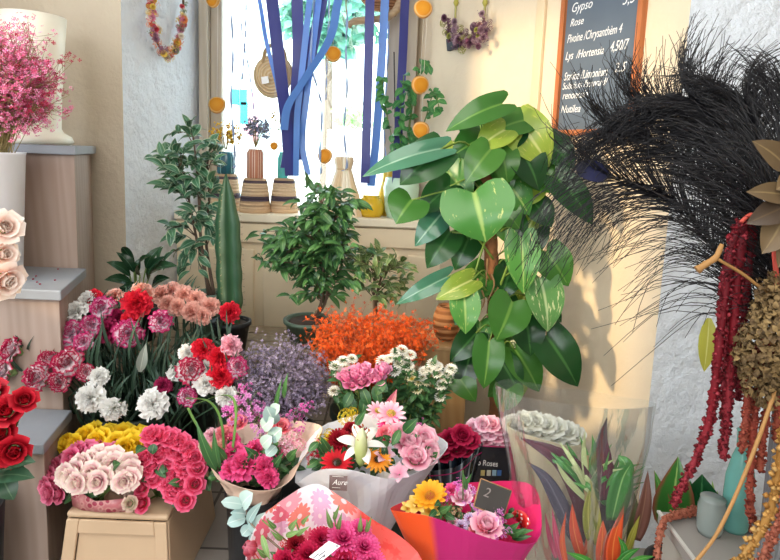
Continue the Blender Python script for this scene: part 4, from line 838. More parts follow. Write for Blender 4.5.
DG = plain('dark_green_plastic', '#2b3a32', .5)
b1 = floor_under(134, 2.18); bucket(b1, .17, .42, 'wide dark green bucket of mixed carnations beside the steps', DG)
b3 = floor_under(196, 2.42); b3.z = 0; bucket(b3, .09, .52, 'tall dark bucket of peach carnations behind the mixed carnations', DG)
b2 = b1 + Vector((.05, 0, 0))
for a in ((14, 350, 1.98, 13, 'RW', 'stretching furthest over the steps, on the upper of two stems', (-.6, -.5, .5)), (5, 372, 1.96, 14, 'RW', 'cut by the picture edge, just above the red roses', (-.7, -.6, .3)), (39, 377, 1.96, 14, 'RW', 'lowest of the cluster over the middle step', (-.3, -.8, .3)), (52, 359, 2.0, 13, 'RW', 'at the back of the cluster over the middle step', (-.2, -.5, .8)), (68, 363, 1.98, 15, 'RW', 'largest of the cluster over the middle step', (-.1, -.7, .6)), (60, 381, 1.96, 11, 'RW', 'tucked under the largest one of its cluster', (-.1, -.9, .2)), (86, 372, 1.97, 9, 'RW', 'small and half open, beside two white ones', (.2, -.8, .4)),
          (99, 377, 1.96, 10, 'W', 'smallest of the three by the crimson cluster'), (91, 398, 1.93, 14, 'W', 'hanging lowest under the crimson-edged cluster', (-.1, -.9, .2)), (114, 408, 1.92, 13, 'W', 'seen from behind, lowest above the yellow roses', (.2, -.7, -.4)), (153, 404, 1.92, 15, 'W', 'big and frilled above the coral roses', (.1, -.9, .35)),
          (72, 334, 2.06, 15, 'PW', 'on the outer edge of the upper heads, near the steps'), (92, 326, 2.08, 13, 'PW', 'behind and above the outermost magenta-edged one'), (84, 342, 2.02, 11, 'PW', 'small, drooping below the outer magenta-edged heads'), (77, 312, 2.12, 11, 'W', 'highest on the side of the steps'), (103, 309, 2.12, 14, 'PW', 'high among white petals at the top of the bucket'), (88, 301, 2.16, 10, 'W', 'peeping out at the top beside a red one'), (94, 299, 2.18, 10, 'R', 'topmost towards the steps, half hidden by white'), (137, 304, 2.12, 14, 'R', 'large and open at the top centre of the big bucket'), (130, 320, 2.10, 9, 'R', 'small, just under the large open red one'), (108, 331, 2.10, 13, 'D', 'deep in the middle of the big bucket'), (120, 318, 2.14, 10, 'D', 'tucked behind the red and the magenta-edged heads'), (128, 334, 2.04, 16, 'PW', 'biggest and foremost in the middle of the bucket'), (160, 322, 2.06, 13, 'PW', 'paler, just below the peach bunch'), (142, 293, 2.2, 11, 'E', 'standing alone above the large red one'), (115, 297, 2.22, 9, 'E', 'barely showing behind the upper white ones')):
    carnation(*a[:6], b1, *a[6:])
for a in ((162, 295, 2.36, 10, 'outermost towards the red one'), (172, 292, 2.38, 10, 'second in the back row of the peach bunch'), (184, 296, 2.36, 10, 'in the middle of the back row of its bunch'), (196, 300, 2.36, 10, 'fourth along the back row of its bunch'), (210, 307, 2.34, 10, 'furthest towards the cactus'), (192, 312, 2.30, 10, 'lowest front one of its bunch'), (178, 307, 2.31, 9, 'front one over the green calyxes'), (203, 316, 2.30, 9, 'front one nearest the cactus'), (168, 304, 2.32, 9, 'in front of the outermost peach head')):
    carnation(*a[:4], 'E', a[4], b3)
carnation(230, 312, 2.30, 10, 'R', 'alone against the foot of the cactus', b3, (.5, -.8, .3))
for a in ((203, 349, 2.0, 11, 'R', 'top one of the red trio above the statice'), (219, 358, 1.98, 11, 'R', 'middle one of the red trio above the statice'), (221, 377, 1.95, 13, 'R', 'lowest and biggest of the red trio'), (231, 346, 2.0, 11, 'K', 'next to the red trio, against the statice'), (187, 353, 2.0, 9, 'W', 'above the crimson-edged one next to the red trio'), (191, 371, 1.95, 14, 'RW', 'large in front, beside the red trio'), (237, 367, 1.97, 12, 'PW', 'between the red trio and the statice'), (187, 397, 1.92, 11, 'PW', 'lowest of its cluster, over the coral roses'), (206, 384, 1.94, 12, 'W', 'under the red trio'), (226, 396, 1.93, 11, 'W', 'lowest white head above the kraft-paper bouquet'), (210, 368, 1.99, 10, 'W', 'pressed between the crimson-edged one and the red trio'), (163, 386, 1.96, 9, 'D', 'small and faded, at the edge of the red-trio cluster'), (176, 372, 1.99, 9, 'W', 'half hidden at the outer side of the red-trio cluster')):
    carnation(*a[:6], b2, *a[6:])
# dense carnation foliage in the big bucket, its green darkened to paint the inner shade (buds and blades, many to a stem)
mb = MB()
for _ in range(170):
    p = at(rng.uniform(85, 235), rng.uniform(338, 425), rng.uniform(1.98, 2.25)); e = p + Vector((rng.uniform(-.05, .05), rng.uniform(-.04, .02), rng.uniform(.05, .13))); leaf(mb, p - Vector((0, 0, .06)), e, .012, (rng.uniform(-.4, .4), -1, .2), 'lance', .4, .1, 5, .12, None, 1)
for _ in range(170):
    p = at(rng.uniform(85, 235), rng.uniform(335, 400), rng.uniform(2.0, 2.2)); q = b1 + Vector((rng.uniform(-.1, .1), rng.uniform(-.08, .08), .3)); tube(mb, [q, q.lerp(p, .6) + Vector((0, 0, .02)), p], .0026, 4)
tag(mb.build('carnation_greenery', leaf_mat('carnation_shade_greens', '#1f3527', '#36513d', None, rough=.6), None, loc=b1 + Vector((0, 0, .3))), 'dense blue-green stems and blades filling the carnation bucket', 'greenery', kind='stuff')
mb = MB(); leaf(mb, at(140, 372, 1.93), at(146, 343, 1.95), .035, (.3, -1, .2), 'lance', .3, .1); tag(mb.build('dry_leaf', leaf_mat('dry_grey_leaf', '#7d857c', '#8f968a', '#a5aa9d'), None, loc=at(140, 372, 1.93)), 'single pale grey leaf standing among the carnation stems', 'leaf')

# ================================================================ stool with rose bunches
b = at(117, 514, 1.70); zt = b.z; t = thing('step_stool', 'beige plastic step stool holding the rose bunches', 'stool', (b.x, 1.88, 0))
BEI = plain('beige_plastic', '#c8ac8c', .5, var=.05)
L, Rr_ = at(66, 514, 1.70).x, at(168, 514, 1.70).x; fl = .022
mb = MB(); prism(mb, [(L, 1.70), (Rr_, 1.70), (Rr_, 2.08), (L, 2.08)], zt - .02, zt); mb.build('top', BEI, t, smooth=False, bevel=.008)
def board(pts, name, th=.012): mb = MB(); slab(mb, pts, th); return mb.build(name, BEI, t, smooth=False, bevel=.004)
z1 = zt - .021
def fx(x, z, front): k = (z1 - z) / z1; sx = (-fl if x < b.x else fl); return Vector((x + sx * k, (1.705 - .04 * k) if front else (2.075 + .04 * k), z))
zc = z1 - .042; pass
board([fx(L + .003, 0, 1), fx(L + .042, 0, 1), fx(L + .042, z1, 1), fx(L + .003, z1, 1)], 'leg')
board([fx(Rr_ - .042, 0, 1), fx(Rr_ - .003, 0, 1), fx(Rr_ - .003, z1, 1), fx(Rr_ - .042, z1, 1)], 'leg')
board([fx(L + .042, zc, 1), fx(Rr_ - .042, zc, 1), fx(Rr_ - .042, z1, 1), fx(L + .042, z1, 1)], 'front_rail')
o = board([fx(L + .042, 0, 1) + Vector((0, .012, 0)), fx(Rr_ - .042, 0, 1) + Vector((0, .012, 0)), fx(Rr_ - .042, zc, 1) + Vector((0, .012, 0)), fx(L + .042, zc, 1) + Vector((0, .012, 0))], 'recessed_panel')
board([fx(L, 0, 0), fx(Rr_, 0, 0), fx(Rr_, z1, 0), fx(L, z1, 0)], 'back_panel', -.012)
for x in (L, Rr_): board([fx(x, 0, 1), fx(x, 0, 0), fx(x, z1, 0), fx(x, z1, 1)], 'side_panel', .012 if x == L else -.012)
def zoom(x, y): return x / 3.5, 400 + y / 3.5
def rose_bunch(name, label, heads, Y, rpx, mat, base, kind='rose', dirv=(0, -.5, .8), sleeve=None, leaves=0, dy=.05, lean=0.0):
    t = thing(name, label, 'roses', base)
    ymin = min(h[1] for h in heads); ymax = max(h[1] for h in heads); pts = []
    for x, y in heads:
        f = (y - ymin) / max(1, ymax - ymin); p = at(x, y, Y + dy * (1 - 2 * f)); d = Vector(dirv) + Vector(((x - sum(h[0] for h in heads) / len(heads)) * .012, -.4 * f, -.3 * f + lean)); pts.append((p, d.normalized()))
        flower(kind, mat, t, p, rpx * rng.uniform(.9, 1.1), d)
    for p, d in pts:
        mb = MB(); n = p - d * rpx * Y / FOC * .6; tube(mb, [base + Vector((rng.uniform(-.015, .015), rng.uniform(-.01, .01), .004)), base.lerp(n, .6) + Vector((0, 0, .01)), n], .003, 4, None, 6); mb.build('stem', G_STEM(), t)
    if sleeve: sleeve(t)
    if leaves:
        for _ in range(leaves):
            x, y = rng.choice(heads); A = at(x + rng.uniform(-8, 8), y + rng.uniform(4, 14), Y + rng.uniform(-.02, .04)); mb = MB(); leaf(mb, A, A + Vector((rng.uniform(-.05, .05), rng.uniform(-.05, 0), rng.uniform(-.04, .03))), .032, (0, -.8, .6), 'oval', .25, .15); mb.build('leaf', LEAFG, t)
    return t
YEL = petal_mat('yellow_rose', ((0, '#e6a80e'), (.5, '#f4c818'), (1, '#fbdc3c')), .07)
PALEP = petal_mat('pale_pink_rose', ((0, '#ee8ca8'), (.4, '#f8ccd2'), (.8, '#fbe6de'), (1, '#fdf2e2')), .05)
MIDP = petal_mat('mid_pink_rose', ((0, '#d0386c'), (.6, '#e8628e'), (1, '#f08cac')), .07)
CORAL = petal_mat('coral_pink_rose', ((0, '#d11a46'), (.55, '#e8446e'), (1, '#f2769a')), .08)
base = lambda px, Y: Vector((at(px, 500, Y).x, Y, zt + .001))
rose_bunch('yellow_rose_bunch', 'bunch of yellow roses at the back of the stool', [zoom(x, y) for x, y in ((238, 152), (268, 158), (300, 130), (325, 118), (352, 138), (380, 125), (340, 148), (410, 150), (432, 122), (455, 145), (485, 128), (512, 132), (470, 160), (500, 155), (440, 168))], 1.90, 10, YEL, base(105, 1.92), leaves=3)
rose_bunch('mid_pink_rose_bunch', 'row of mid-pink roses tucked between the yellow and pale roses', [zoom(x, y) for x, y in ((275, 185), (310, 182), (345, 172), (385, 170), (415, 178), (330, 195), (370, 190), (255, 205))], 1.83, 9.5, MIDP, base(98, 1.88), leaves=2)
rose_bunch('drooping_rose_bunch', 'dusky pink roses drooping over the outer side of the stool', [zoom(x, y) for x, y in ((222, 222), (200, 240), (180, 268), (205, 275), (165, 300), (190, 305), (218, 300), (178, 325), (212, 325))], 1.78, 9.5, petal_mat('dusky_pink_rose', ((0, '#b8365c'), (.6, '#d86084'), (1, '#e688a2')), .07), base(76, 1.82), dirv=(-.5, -.6, .5))
def pale_sleeve(t):
    mb = MB(); A = [at(x, y, Y) for x, y, Y in ((70, 486, 1.73), (80, 492, 1.71), (95, 501, 1.703), (110, 500, 1.703), (128, 498, 1.71), (130, 490, 1.78), (100, 480, 1.84), (74, 480, 1.80))]; c_ = sum(A, Vector()) / 8; n = len(A); V = [tuple(a) for a in A] + [tuple(Vector((c_.x + (a.x - c_.x) * .93, a.y, zt + .002))) for a in A]
    mb.add(V, [(i, (i + 1) % n, n + (i + 1) % n, n + i) for i in range(n)], [0] * n + [1] * n, [0] * 2 * n); s = NT('pink_print_sleeve'); v = s.n('ShaderNodeTexVoronoi', None, Vector=s.obj(), Scale=46.0).outputs['Distance']; s.base(s.ramp(v, [(.3, '#a8304e'), (.42, '#d9a29c'), (.6, '#c9787e')])); s.set(Roughness=.3); mb.build('printed_sleeve', s.m, t, solid=.001)
rose_bunch('pale_rose_bunch', 'cream and pale pink roses in a printed sleeve at the stool front', [zoom(x, y) for x, y in ((255, 275), (235, 262), (268, 245), (290, 225), (320, 215), (325, 255), (368, 222), (365, 268), (415, 255), (400, 225), (300, 285), (272, 290), (345, 285), (395, 205), (450, 225), (452, 275), (430, 285), (350, 200), (455, 250))], 1.73, 10.5, PALEP, base(98, 1.76), sleeve=pale_sleeve, leaves=8, dirv=(0, -.75, .65))
rose_bunch('coral_rose_bunch', 'large bunch of hot coral-pink spray roses filling one end of the stool', [zoom(x, y) for x, y in ((560, 128), (600, 138), (545, 155), (590, 172), (632, 150), (560, 190), (512, 205), (600, 212), (642, 200), (512, 250), (470, 255), (576, 280), (502, 310), (610, 322), (650, 352), (682, 295), (540, 235), (622, 265), (650, 245), (502, 362), (632, 298), (662, 172), (680, 205), (640, 225), (585, 245), (530, 125), (620, 180), (690, 240), (600, 295), (545, 270))], 1.76, 9.5, CORAL, base(160, 1.80), leaves=12)
mb = MB(); 
rose_t = rose_bunch('greenish_rose_bunch', 'single pale green-tinged rosebud between the pale and coral roses', [zoom(458, 362), zoom(462, 340)], 1.70, 7, petal_mat('green_rose', ((0, '#8fa06a'), (.5, '#c9bfa0'), (1, '#d9b3a8'))), base(130, 1.74))

# ================================================================ wrapped bouquets
def wrap(t, rim, base, tie_z, tie_r, mat, name='wrapping_paper', foot_r=.07, seg=46, rows=13, flare=.35, wr=.006, solid=.0012, foot=True, bulge=0.0, crease=True):
    """paper or film rolled round a bouquet: from the rim down to the tie, then flaring to the floor"""
    P = [at(*p) for p in rim]; n = len(P); ring = []
    for i in range(seg):
        u = i / seg * n; k = int(u); f = u - k; a, b, c, d = (P[(k + q) % n] for q in (-1, 0, 1, 2))
        ring.append(0.5 * ((2 * b) + (c - a) * f + (2 * a - 5 * b + 4 * c - d) * f * f + (3 * b - a - 3 * c + d) * f ** 3))
    C0 = sum(ring, Vector()) / seg; tie = Vector((base.x, base.y, tie_z)); V = []; T = []; S = []; ph = rng.uniform(0, 6)
    for i in range(rows + 1):
        u = i / rows; k = (1 - u) ** (1 + flare)
        for j, q in enumerate(ring):
            a = math.atan2((q - C0).y, (q - C0).x); e = tie + Vector((math.cos(a), math.sin(a), 0)) * tie_r * (1 + .15 * math.sin(6 * a + ph)); p = Vector((e.x + (q.x - e.x) * k, e.y + (q.y - e.y) * k, e.z + (q.z - e.z) * (1 - u)))
            p += Vector((math.cos(a), math.sin(a), .3)) * (wr * (math.sin(5 * a + ph + 3 * u) + 2.2 * mnoise.noise(Vector((math.cos(a) * 2.3 + ph, math.sin(a) * 2.3, u * 1.7))) + .8 * mnoise.noise(Vector((math.cos(a) * 7 + ph, math.sin(a) * 7, u * 3)))) * (1 - u) * min(1, u * 4 + .3) + bulge * math.sin(PI * u)); V.append(tuple(p)); T.append(u); S.append(j / seg)
    m = rows + 1
    if foot:
        for i in range(1, 4):
            for j, q in enumerate(ring):
                a = math.atan2((q - C0).y, (q - C0).x); r = tie_r + (foot_r - tie_r) * i / 3; V.append((base.x + r * math.cos(a) * (1 + .12 * math.sin(6 * a + ph)), base.y + r * math.sin(a), max(base.z + .003, tie_z * (1 - i / 3)))); T.append(1.0); S.append(j / seg)
        m += 3
    mb = MB(); mb.add(V, [f[::-1] for f in grid_faces(m, seg, True)], T, S); return mb.build(name, mat, t, smooth=not crease, solid=solid)
def bleaf(t, A, B, wpx, Y, m, shape='oval', nrm=(0, -1, .6), dy=-.02, fold=.22, arch=.12, name='leaf', nu=7):
    mb = MB(); leaf(mb, at(*A, Y), at(*B, Y + dy), wpx * Y / FOC, nrm, shape, fold, arch, nu); return mb.build(name, m, t)
LG = leaf_mat('bouquet_leaf', '#2c5a34', '#4a7a42', '#6f9a58'); EUC = leaf_mat('eucalyptus', '#9fbfbc', '#b9d2cc', '#cfe0da', rough=.6)
PINKR = petal_mat('pink_rose', ((0, '#e2608e'), (.45, '#f2a2bc'), (1, '#fad2dc')), .06); HOT = petal_mat('hot_pink', ((0, '#c0145a'), (.5, '#ea327e'), (1, '#f466a0')), .1); LILAC = petal_mat('lilac', ((0, '#b04a9a'), (.5, '#cf7ac0'), (1, '#e0a6d6')), .15)
LPINK = petal_mat('light_pink', ((0, '#e68aae'), (.5, '#f0b6cc'), (1, '#f8dce6')), .06); DARKR = petal_mat('dark_red', ((0, '#4a0410'), (.6, '#860a1c'), (1, '#a81c30')), .1); SCAR = petal_mat('scarlet', ((0, '#8a0612'), (.4, '#c01022'), (1, '#d8283a')), .08)
ORG = petal_mat('orange_ray', ((0, '#e06a10'), (.5, '#f09a2c'), (1, '#f5b04a')), .06); WHT = petal_mat('white_lily', ((0, '#c9d8a8'), (.3, '#f2f2ea'), (1, '#fbfaf8')), .03); YARW = petal_mat('yarrow_yellow', ((0, '#b89a12'), (1, '#e2c832')), .1); CORR = petal_mat('coral_rose', ((0, '#d8305a'), (.5, '#ee6a82'), (1, '#f6a0a8')), .06); PEACH = CARN['E'][1]
MAG = petal_mat('magenta_bits', ((0, '#a01a7a'), (.5, '#cc4aa6'), (1, '#e48cc8')), .15)
def filler(t, cx, cy, rx, ry, Y, n, mat=None, ll=.045):
    mb = MB()
    for _ in range(n):
        a = rng.uniform(0, 6.28); q = math.sqrt(rng.random()); p = at(cx + rx * q * math.cos(a), cy + ry * q * math.sin(a), Y + rng.uniform(-.04, .06)) - Vector((0, 0, .012)); d = Vector((rng.gauss(0, .7), rng.gauss(-.3, .5), rng.gauss(.5, .5))).normalized(); leaf(mb, p, p + d * ll * rng.uniform(.6, 1.2), ll * .45, (rng.gauss(0, .4), -.6, .8), 'oval', .3, .12, 5, .1)
    return mb.build('foliage', mat or leaf_mat('bouquet_foliage', '#234a2c', '#4a7a42', '#6f9a58'), t)
# --- white-paper bouquet
base = floor_under(372, 1.68); t = thing('white_paper_bouquet', 'mixed bouquet with white lily and red gerbera in white paper with a brown tag', 'bouquet', base)
WP = NT('white_paper'); WP.base(WP.vary(hexc('#f6f8fd'), .04, WP.noise(8))); WP.set(Roughness=.45); WP.bump(WP.noise(9.0, None, 2.0, .4), .5, .03); WP.translucent(WP.vary(hexc('#f2f2fa'), .02, WP.noise(5)), .25)
wrap(t, [(294, 482, 1.62), (317, 471, 1.56), (345, 469, 1.53), (377, 477, 1.52), (402, 478, 1.54), (427, 467, 1.58), (448, 446, 1.64), (432, 434, 1.72), (400, 420, 1.78), (365, 414, 1.80), (338, 419, 1.78), (318, 430, 1.73), (303, 452, 1.68)], base, .20, .045, WP.m, flare=.25, wr=.010)
for kd, x, y, r_, m, d in (('mum', 340, 441, 14, DARKR, None), ('gerbera', 337, 463, 18, SCAR, None), ('gerbera', 378, 460, 16, ORG, None), ('alstro', 385, 455, 12, LPINK, None), ('alstro', 399, 473, 13, LPINK, None), ('rose', 409, 446, 15, PINKR, None), ('rose', 423, 440, 13, PINKR, (.3, -.6, .7)), ('rose', 415, 460, 14, PINKR, None), ('rose', 428, 452, 11, PINKR, (.5, -.6, .4)), ('rose', 400, 436, 12, PINKR, None), ('daisy', 391, 414, 17, LPINK, None), ('daisy', 378, 411, 13, LPINK, None), ('gerbera', 389, 424, 13, HOT, None), ('rose', 387, 436, 10, CORR, None), ('cluster', 346, 417, 10, YARW, None), ('cluster', 353, 413, 7, YARW, None), ('cluster', 324, 441, 9, YARW, None), ('cluster', 330, 434, 7, YARW, None), ('florets', 313, 456, 9, DARKR, None), ('florets', 318, 448, 8, HOT, None), ('florets', 416, 428, 9, MAG, None), ('carnation', 366, 436, 9, DARKR, None), ('rose', 352, 432, 9, DARKR, None)):
    Yd = 1.62 + (450 - y) * .0028; flower(kd, m, t, at(x, y, Yd), r_, d)
filler(t, 372, 452, 58, 20, 1.64, 130); flower('lily', WHT, t, at(361, 441, 1.56), 23, Vector((-.05, -.45, .95)))
mb = MB(); c0, c1 = at(361, 466, 1.53), at(362, 427, 1.53); lathe(mb, [(.004, 0), (.014, .015), (.018, .05), (.015, .085), (.004, .108)], c0, 12, .1, True, c1 - c0); mb.build('lily_bud', petal_mat('lily_bud_col', ((0, '#7f9a4a'), (.5, '#c4d08a'), (1, '#eceecb'))), t)
for A, B, w_ in (((318, 460), (306, 468), 9), ((330, 452), (320, 436), 8), ((350, 452), (346, 470), 10), ((404, 432), (418, 418), 12), ((400, 430), (392, 446), 9), ((372, 446), (384, 436), 9), ((428, 460), (438, 452), 10), ((318, 442), (308, 452), 8), ((356, 425), (366, 410), 8), ((407, 465), (396, 482), 6)): bleaf(t, A, B, w_, 1.62, LG)
for x, y in ((342, 437), (345, 436)): pass
q = [at(x, y, Y) for x, y, Y in ((329.5, 475, 1.505), (347.5, 476, 1.505), (347, 491, 1.49), (329, 490, 1.49))]
def card(parent, q, th, mat, name): mb = MB(); slab(mb, [q[0], q[3], q[2], q[1]], th); return mb.build(name, mat, parent, smooth=False)
st_ = card(t, q, .0015, plain('brown_sticker', '#6b5452', .5), 'sticker'); WHITEINK = plain('white_ink', '#efece8', .7)
U_ = (q[1] - q[0]).normalized(); V_ = (q[0] - q[3]).normalized(); N_ = U_.cross(V_)
text('Aure', st_, q[3] + U_ * .008 + V_ * .014 + N_ * .002, U_, V_, N_, .019, WHITEINK, 'script', .4)
for k_, (z_, l_) in enumerate(((.035, .03), (.007, .022))):
    mb = MB(); tube(mb, [q[3] + U_ * .008 + V_ * z_ + N_ * .002, q[3] + U_ * (.008 + l_) + V_ * z_ + N_ * .002], .0007, 4); mb.build('fine_print', WHITEINK, st_)
# --- kraft-paper bouquet in its black bucket
base = floor_under(254, 1.70); kb = bucket(base, .082, .37, 'slim black bucket standing on the tiles with the kraft-paper bouquet')
t = thing('kraft_paper_bouquet', 'pink carnation and eucalyptus bouquet in pale kraft paper in a black bucket', 'bouquet', base + Vector((0, 0, .03)))
KP = NT('kraft_paper'); KP.base(KP.vary(hexc('#d9bba6'), .08, KP.noise(9))); KP.set(Roughness=.6); KP.bump(KP.noise(9.0, None, 2.0, .4), .5, .03)
wrap(t, [(198, 446, 1.70), (212, 468, 1.64), (230, 483, 1.60), (250, 490, 1.58), (275, 489, 1.58), (293, 478, 1.60), (303, 458, 1.65), (322, 430, 1.72), (310, 422, 1.80), (280, 420, 1.84), (240, 425, 1.84), (212, 432, 1.78)], base + Vector((0, 0, .03)), .35, .066, KP.m, foot=False, flare=.35, wr=.006)
for kd, x, y, r_, m, d in (('carnation', 246, 464, 20, HOT, None), ('carnation', 264, 468, 15, HOT, None), ('carnation', 234, 454, 14, HOT, None), ('carnation', 268, 478, 12, HOT, None), ('carnation', 232, 470, 13, HOT, None), ('carnation', 256, 450, 12, HOT, None), ('carnation', 225, 436, 13, CORR, None), ('carnation', 219, 450, 12, PEACH, None), ('carnation', 232, 441, 10, HOT, None), ('rose', 238, 424, 9, CORR, None), ('rose', 281, 428, 9, CORR, None), ('florets', 240, 412, 16, MAG, None), ('florets', 252, 408, 15, LILAC, None), ('florets', 234, 420, 13, LILAC, None), ('florets', 246, 398, 14, LILAC, None), ('florets', 258, 418, 13, MAG, None), ('florets', 243, 388, 9, MAG, None), ('florets', 228, 410, 10, MAG, None), ('cluster', 284, 441, 10, LPINK, None), ('cluster', 293, 436, 10, PINKR, None), ('cluster', 290, 450, 9, LPINK, None), ('cluster', 300, 445, 8, PINKR, None), ('cluster', 281, 452, 8, HOT, None), ('florets', 296, 415, 10, MAG, None), ('florets', 305, 407, 9, MAG, None), ('florets', 288, 420, 9, LILAC, None), ('florets', 299, 430, 8, MAG, None), ('carnation', 212, 436, 9, PINKR, None), ('florets', 262, 432, 11, LILAC, None)):
    flower(kd, m, t, at(x, y, 1.68 + (450 - y) * .0026), r_, d)
filler(t, 252, 462, 44, 20, 1.69, 150)
for x0, y0, x1, y1, w_ in ((262, 428, 274, 418, 15), (276, 424, 266, 406, 16), (270, 440, 282, 428, 15), (262, 446, 272, 436, 14), (276, 446, 266, 456, 12), (272, 412, 280, 405, 12)): bleaf(t, (x0, y0), (x1, y1), w_, 1.62, EUC, 'round', (0, -1, .5), -.03, .1, .1, 'eucalyptus_leaf')
for A, B, w_ in (((216, 470), (196, 420), 10), ((220, 468), (214, 428), 8), ((240, 475), (252, 452), 9), ((258, 458), (244, 446), 9), ((272, 470), (284, 452), 10), ((252, 482), (256, 462), 14), ((284, 398), (288, 372), 5), ((276, 410), (282, 378), 5), ((226, 460), (214, 442), 9), ((288, 460), (298, 448), 9)): bleaf(t, A, B, w_, 1.64, LG if w_ != 14 else leaf_mat('dark_bud_leaf', '#26402a', '#3a5636'), 'lance')
for pth in (((222, 470), (205, 440), (193, 418), (188, 408)), ((224, 472), (222, 425), (210, 402), (186, 398)), ((230, 470), (236, 410), (225, 395), (195, 404))):
    mb = MB(); ribbon_strip(mb, [at(x, y, 1.66) for x, y in pth], .010, 14, lambda u: Vector((.8, -.3, .4)).normalized()); mb.build('grass_blade', leaf_mat('grass_blade', '#4f7a3a', '#6f9850', None), t, solid=.0006)
# --- pink printed-paper bouquet in the foreground
base = floor_under(330, 1.27); t = thing('printed_paper_bouquet', 'crimson and pink bouquet in flower-printed coral paper in the foreground', 'bouquet', base)
s = NT('daisy_print_paper'); uv = s.n('ShaderNodeCombineXYZ', None, X=s.math('MULTIPLY', s.attr('s'), 13.0), Y=s.math('MULTIPLY', s.attr('t'), 7.0)).outputs[0]
vo = s.n('ShaderNodeTexVoronoi', {'voronoi_dimensions': '2D'}, Vector=uv, Scale=1.0, Randomness=.7); df = s.n('ShaderNodeVectorMath', {'operation': 'SUBTRACT'}, i0=uv, i1=vo.outputs['Position']).outputs[0]; sx = s.n('ShaderNodeSeparateXYZ', None, Vector=df)
ang = s.math('ARCTAN2', sx.outputs[1], sx.outputs[0]); pet = s.math('MULTIPLY_ADD', s.math('ABSOLUTE', s.math('SINE', s.math('MULTIPLY', ang, 6.0))), .16, .36)
inside = s.math('LESS_THAN', vo.outputs['Distance'], pet); hue = s.n('ShaderNodeSeparateColor', None, Color=vo.outputs['Color']).outputs[0]
fc = s.ramp(hue, [(0, '#eca0b0'), (.35, '#ec8478'), (.6, '#e0acca'), (.8, '#e06a80')], 'CONSTANT'); ring_ = s.math('LESS_THAN', vo.outputs['Distance'], .10); fc2 = s.mix(ring_, fc, hexc('#f4d0d4'))
body = s.mix(s.ramp(s.attr('s'), [(.60, '#000000'), (.63, '#ffffff')]), hexc('#f0e2ea'), hexc('#e4505a')) if False else hexc('#f1e3ea')
right = s.ramp(s.attr('s'), [(.0, '#000000'), (.34, '#000000'), (.39, '#ffffff'), (.60, '#ffffff'), (.66, '#000000')])
s.base(s.mix(right, s.mix(inside, body, fc2), s.mix(s.math('MULTIPLY', inside, .22), hexc('#e2473f'), hexc('#f08a80')))); s.set(Roughness=.4); PRINT = s.m
wrap(t, [(250, 540, 1.27), (262, 514, 1.33), (281, 500, 1.38), (306, 486, 1.42), (326, 487, 1.42), (351, 504, 1.40), (376, 521, 1.37), (402, 538, 1.33), (424, 562, 1.27), (415, 592, 1.18), (370, 612, 1.12), (310, 612, 1.12), (262, 590, 1.17), (246, 565, 1.22)], base, .20, .05, PRINT, flare=.2, wr=.008)
CRIM = petal_mat('crimson_mum', ((0, '#7a0626'), (.5, '#b30f3c'), (1, '#cf2a58')), .08); PMUM = petal_mat('pink_mum', ((0, '#c01860'), (.5, '#e03a86'), (1, '#f06aa6')), .08)
for kd, x, y, r_, m, d in (('mum', 343, 540, 20, PMUM, None), ('mum', 364, 548, 17, PMUM, None), ('mum', 309, 556, 18, CRIM, None), ('mum', 322, 540, 14, CRIM, None), ('mum', 345, 562, 18, CRIM, None), ('mum', 372, 562, 14, PMUM, None), ('mum', 296, 545, 11, DARKR, None), ('tulip', 250, 548, 14, petal_mat('coral_tulip', ((0, '#d84a5a'), (.6, '#ea6f86'), (1, '#f2a0b4')), .05), Vector((-.3, -.6, .7))), ('mum', 330, 575, 20, CRIM, None), ('carnation', 286, 562, 15, CRIM, None), ('cluster', 292, 552, 6, SCAR, None), ('cluster', 283, 543, 5, SCAR, None), ('cluster', 298, 535, 5, DARKR, None), ('mum', 360, 530, 12, PMUM, None)):
    flower(kd, m, t, at(x, y, 1.22 + (550 - y) * .0016), r_, d)
for A, B, w_ in (((332, 528), (326, 508), 8), ((338, 530), (342, 512), 7), ((334, 520), (340, 504), 6), ((360, 532), (361, 514), 7), ((366, 532), (372, 516), 7), ((290, 530), (298, 518), 9), ((286, 536), (302, 530), 8), ((282, 540), (270, 530), 7), ((296, 535), (310, 526), 7), ((268, 556), (256, 548), 10), ((272, 560), (288, 550), 10), ((262, 562), (250, 560), 9), ((276, 528), (266, 518), 7), ((302, 524), (310, 514), 6), ((316, 545), (300, 552), 8), ((262, 535), (270, 560), 9)): bleaf(t, A, B, w_ * .75, 1.24, leaf_mat('sprig_leaf', '#5f8a4a', '#84a862', '#a9c088'), 'lance')
for A, B in (((300, 552), (262, 520)), ((310, 560), (296, 522)), ((338, 545), (334, 512)), ((366, 552), (367, 520))): mb = MB(); tube(mb, [at(*A, 1.24), at(*B, 1.25)], .0018, 5); mb.build('stem', G_STEM(), t)
filler(t, 320, 560, 55, 16, 1.25, 60, None, .030)
# silver eucalyptus branch leaning between the two bouquets
mb = MB(); P = [at(300, 566, 1.20), at(270, 540, 1.30), at(250, 522, 1.38), at(244, 500, 1.42)]; t = thing('eucalyptus_branch', 'silver-blue eucalyptus sprig reaching out before the black bucket', 'branch', P[0]); tube(mb, P, .0028, 6, .002, 16); mb.build('stem', plain('eucalyptus_stem', '#7a6a58', .7), t)
for x0, y0, x1, y1, w_ in ((244, 505, 221, 502, 13), (242, 506, 253, 493, 19), (246, 518, 227, 524, 14), (246, 514, 230, 513, 11), (248, 524, 262, 502, 11), (251, 526, 242, 536, 13), (254, 530, 266, 512, 12), (258, 535, 249, 545, 12), (252, 520, 256, 534, 12)): bleaf(t, (x0, y0), (x1, y1), w_, 1.39, EUC, 'round' if w_ > 12 else 'oval', (0, -.8, .8), -.02, .15, .12, 'eucalyptus_leaf')
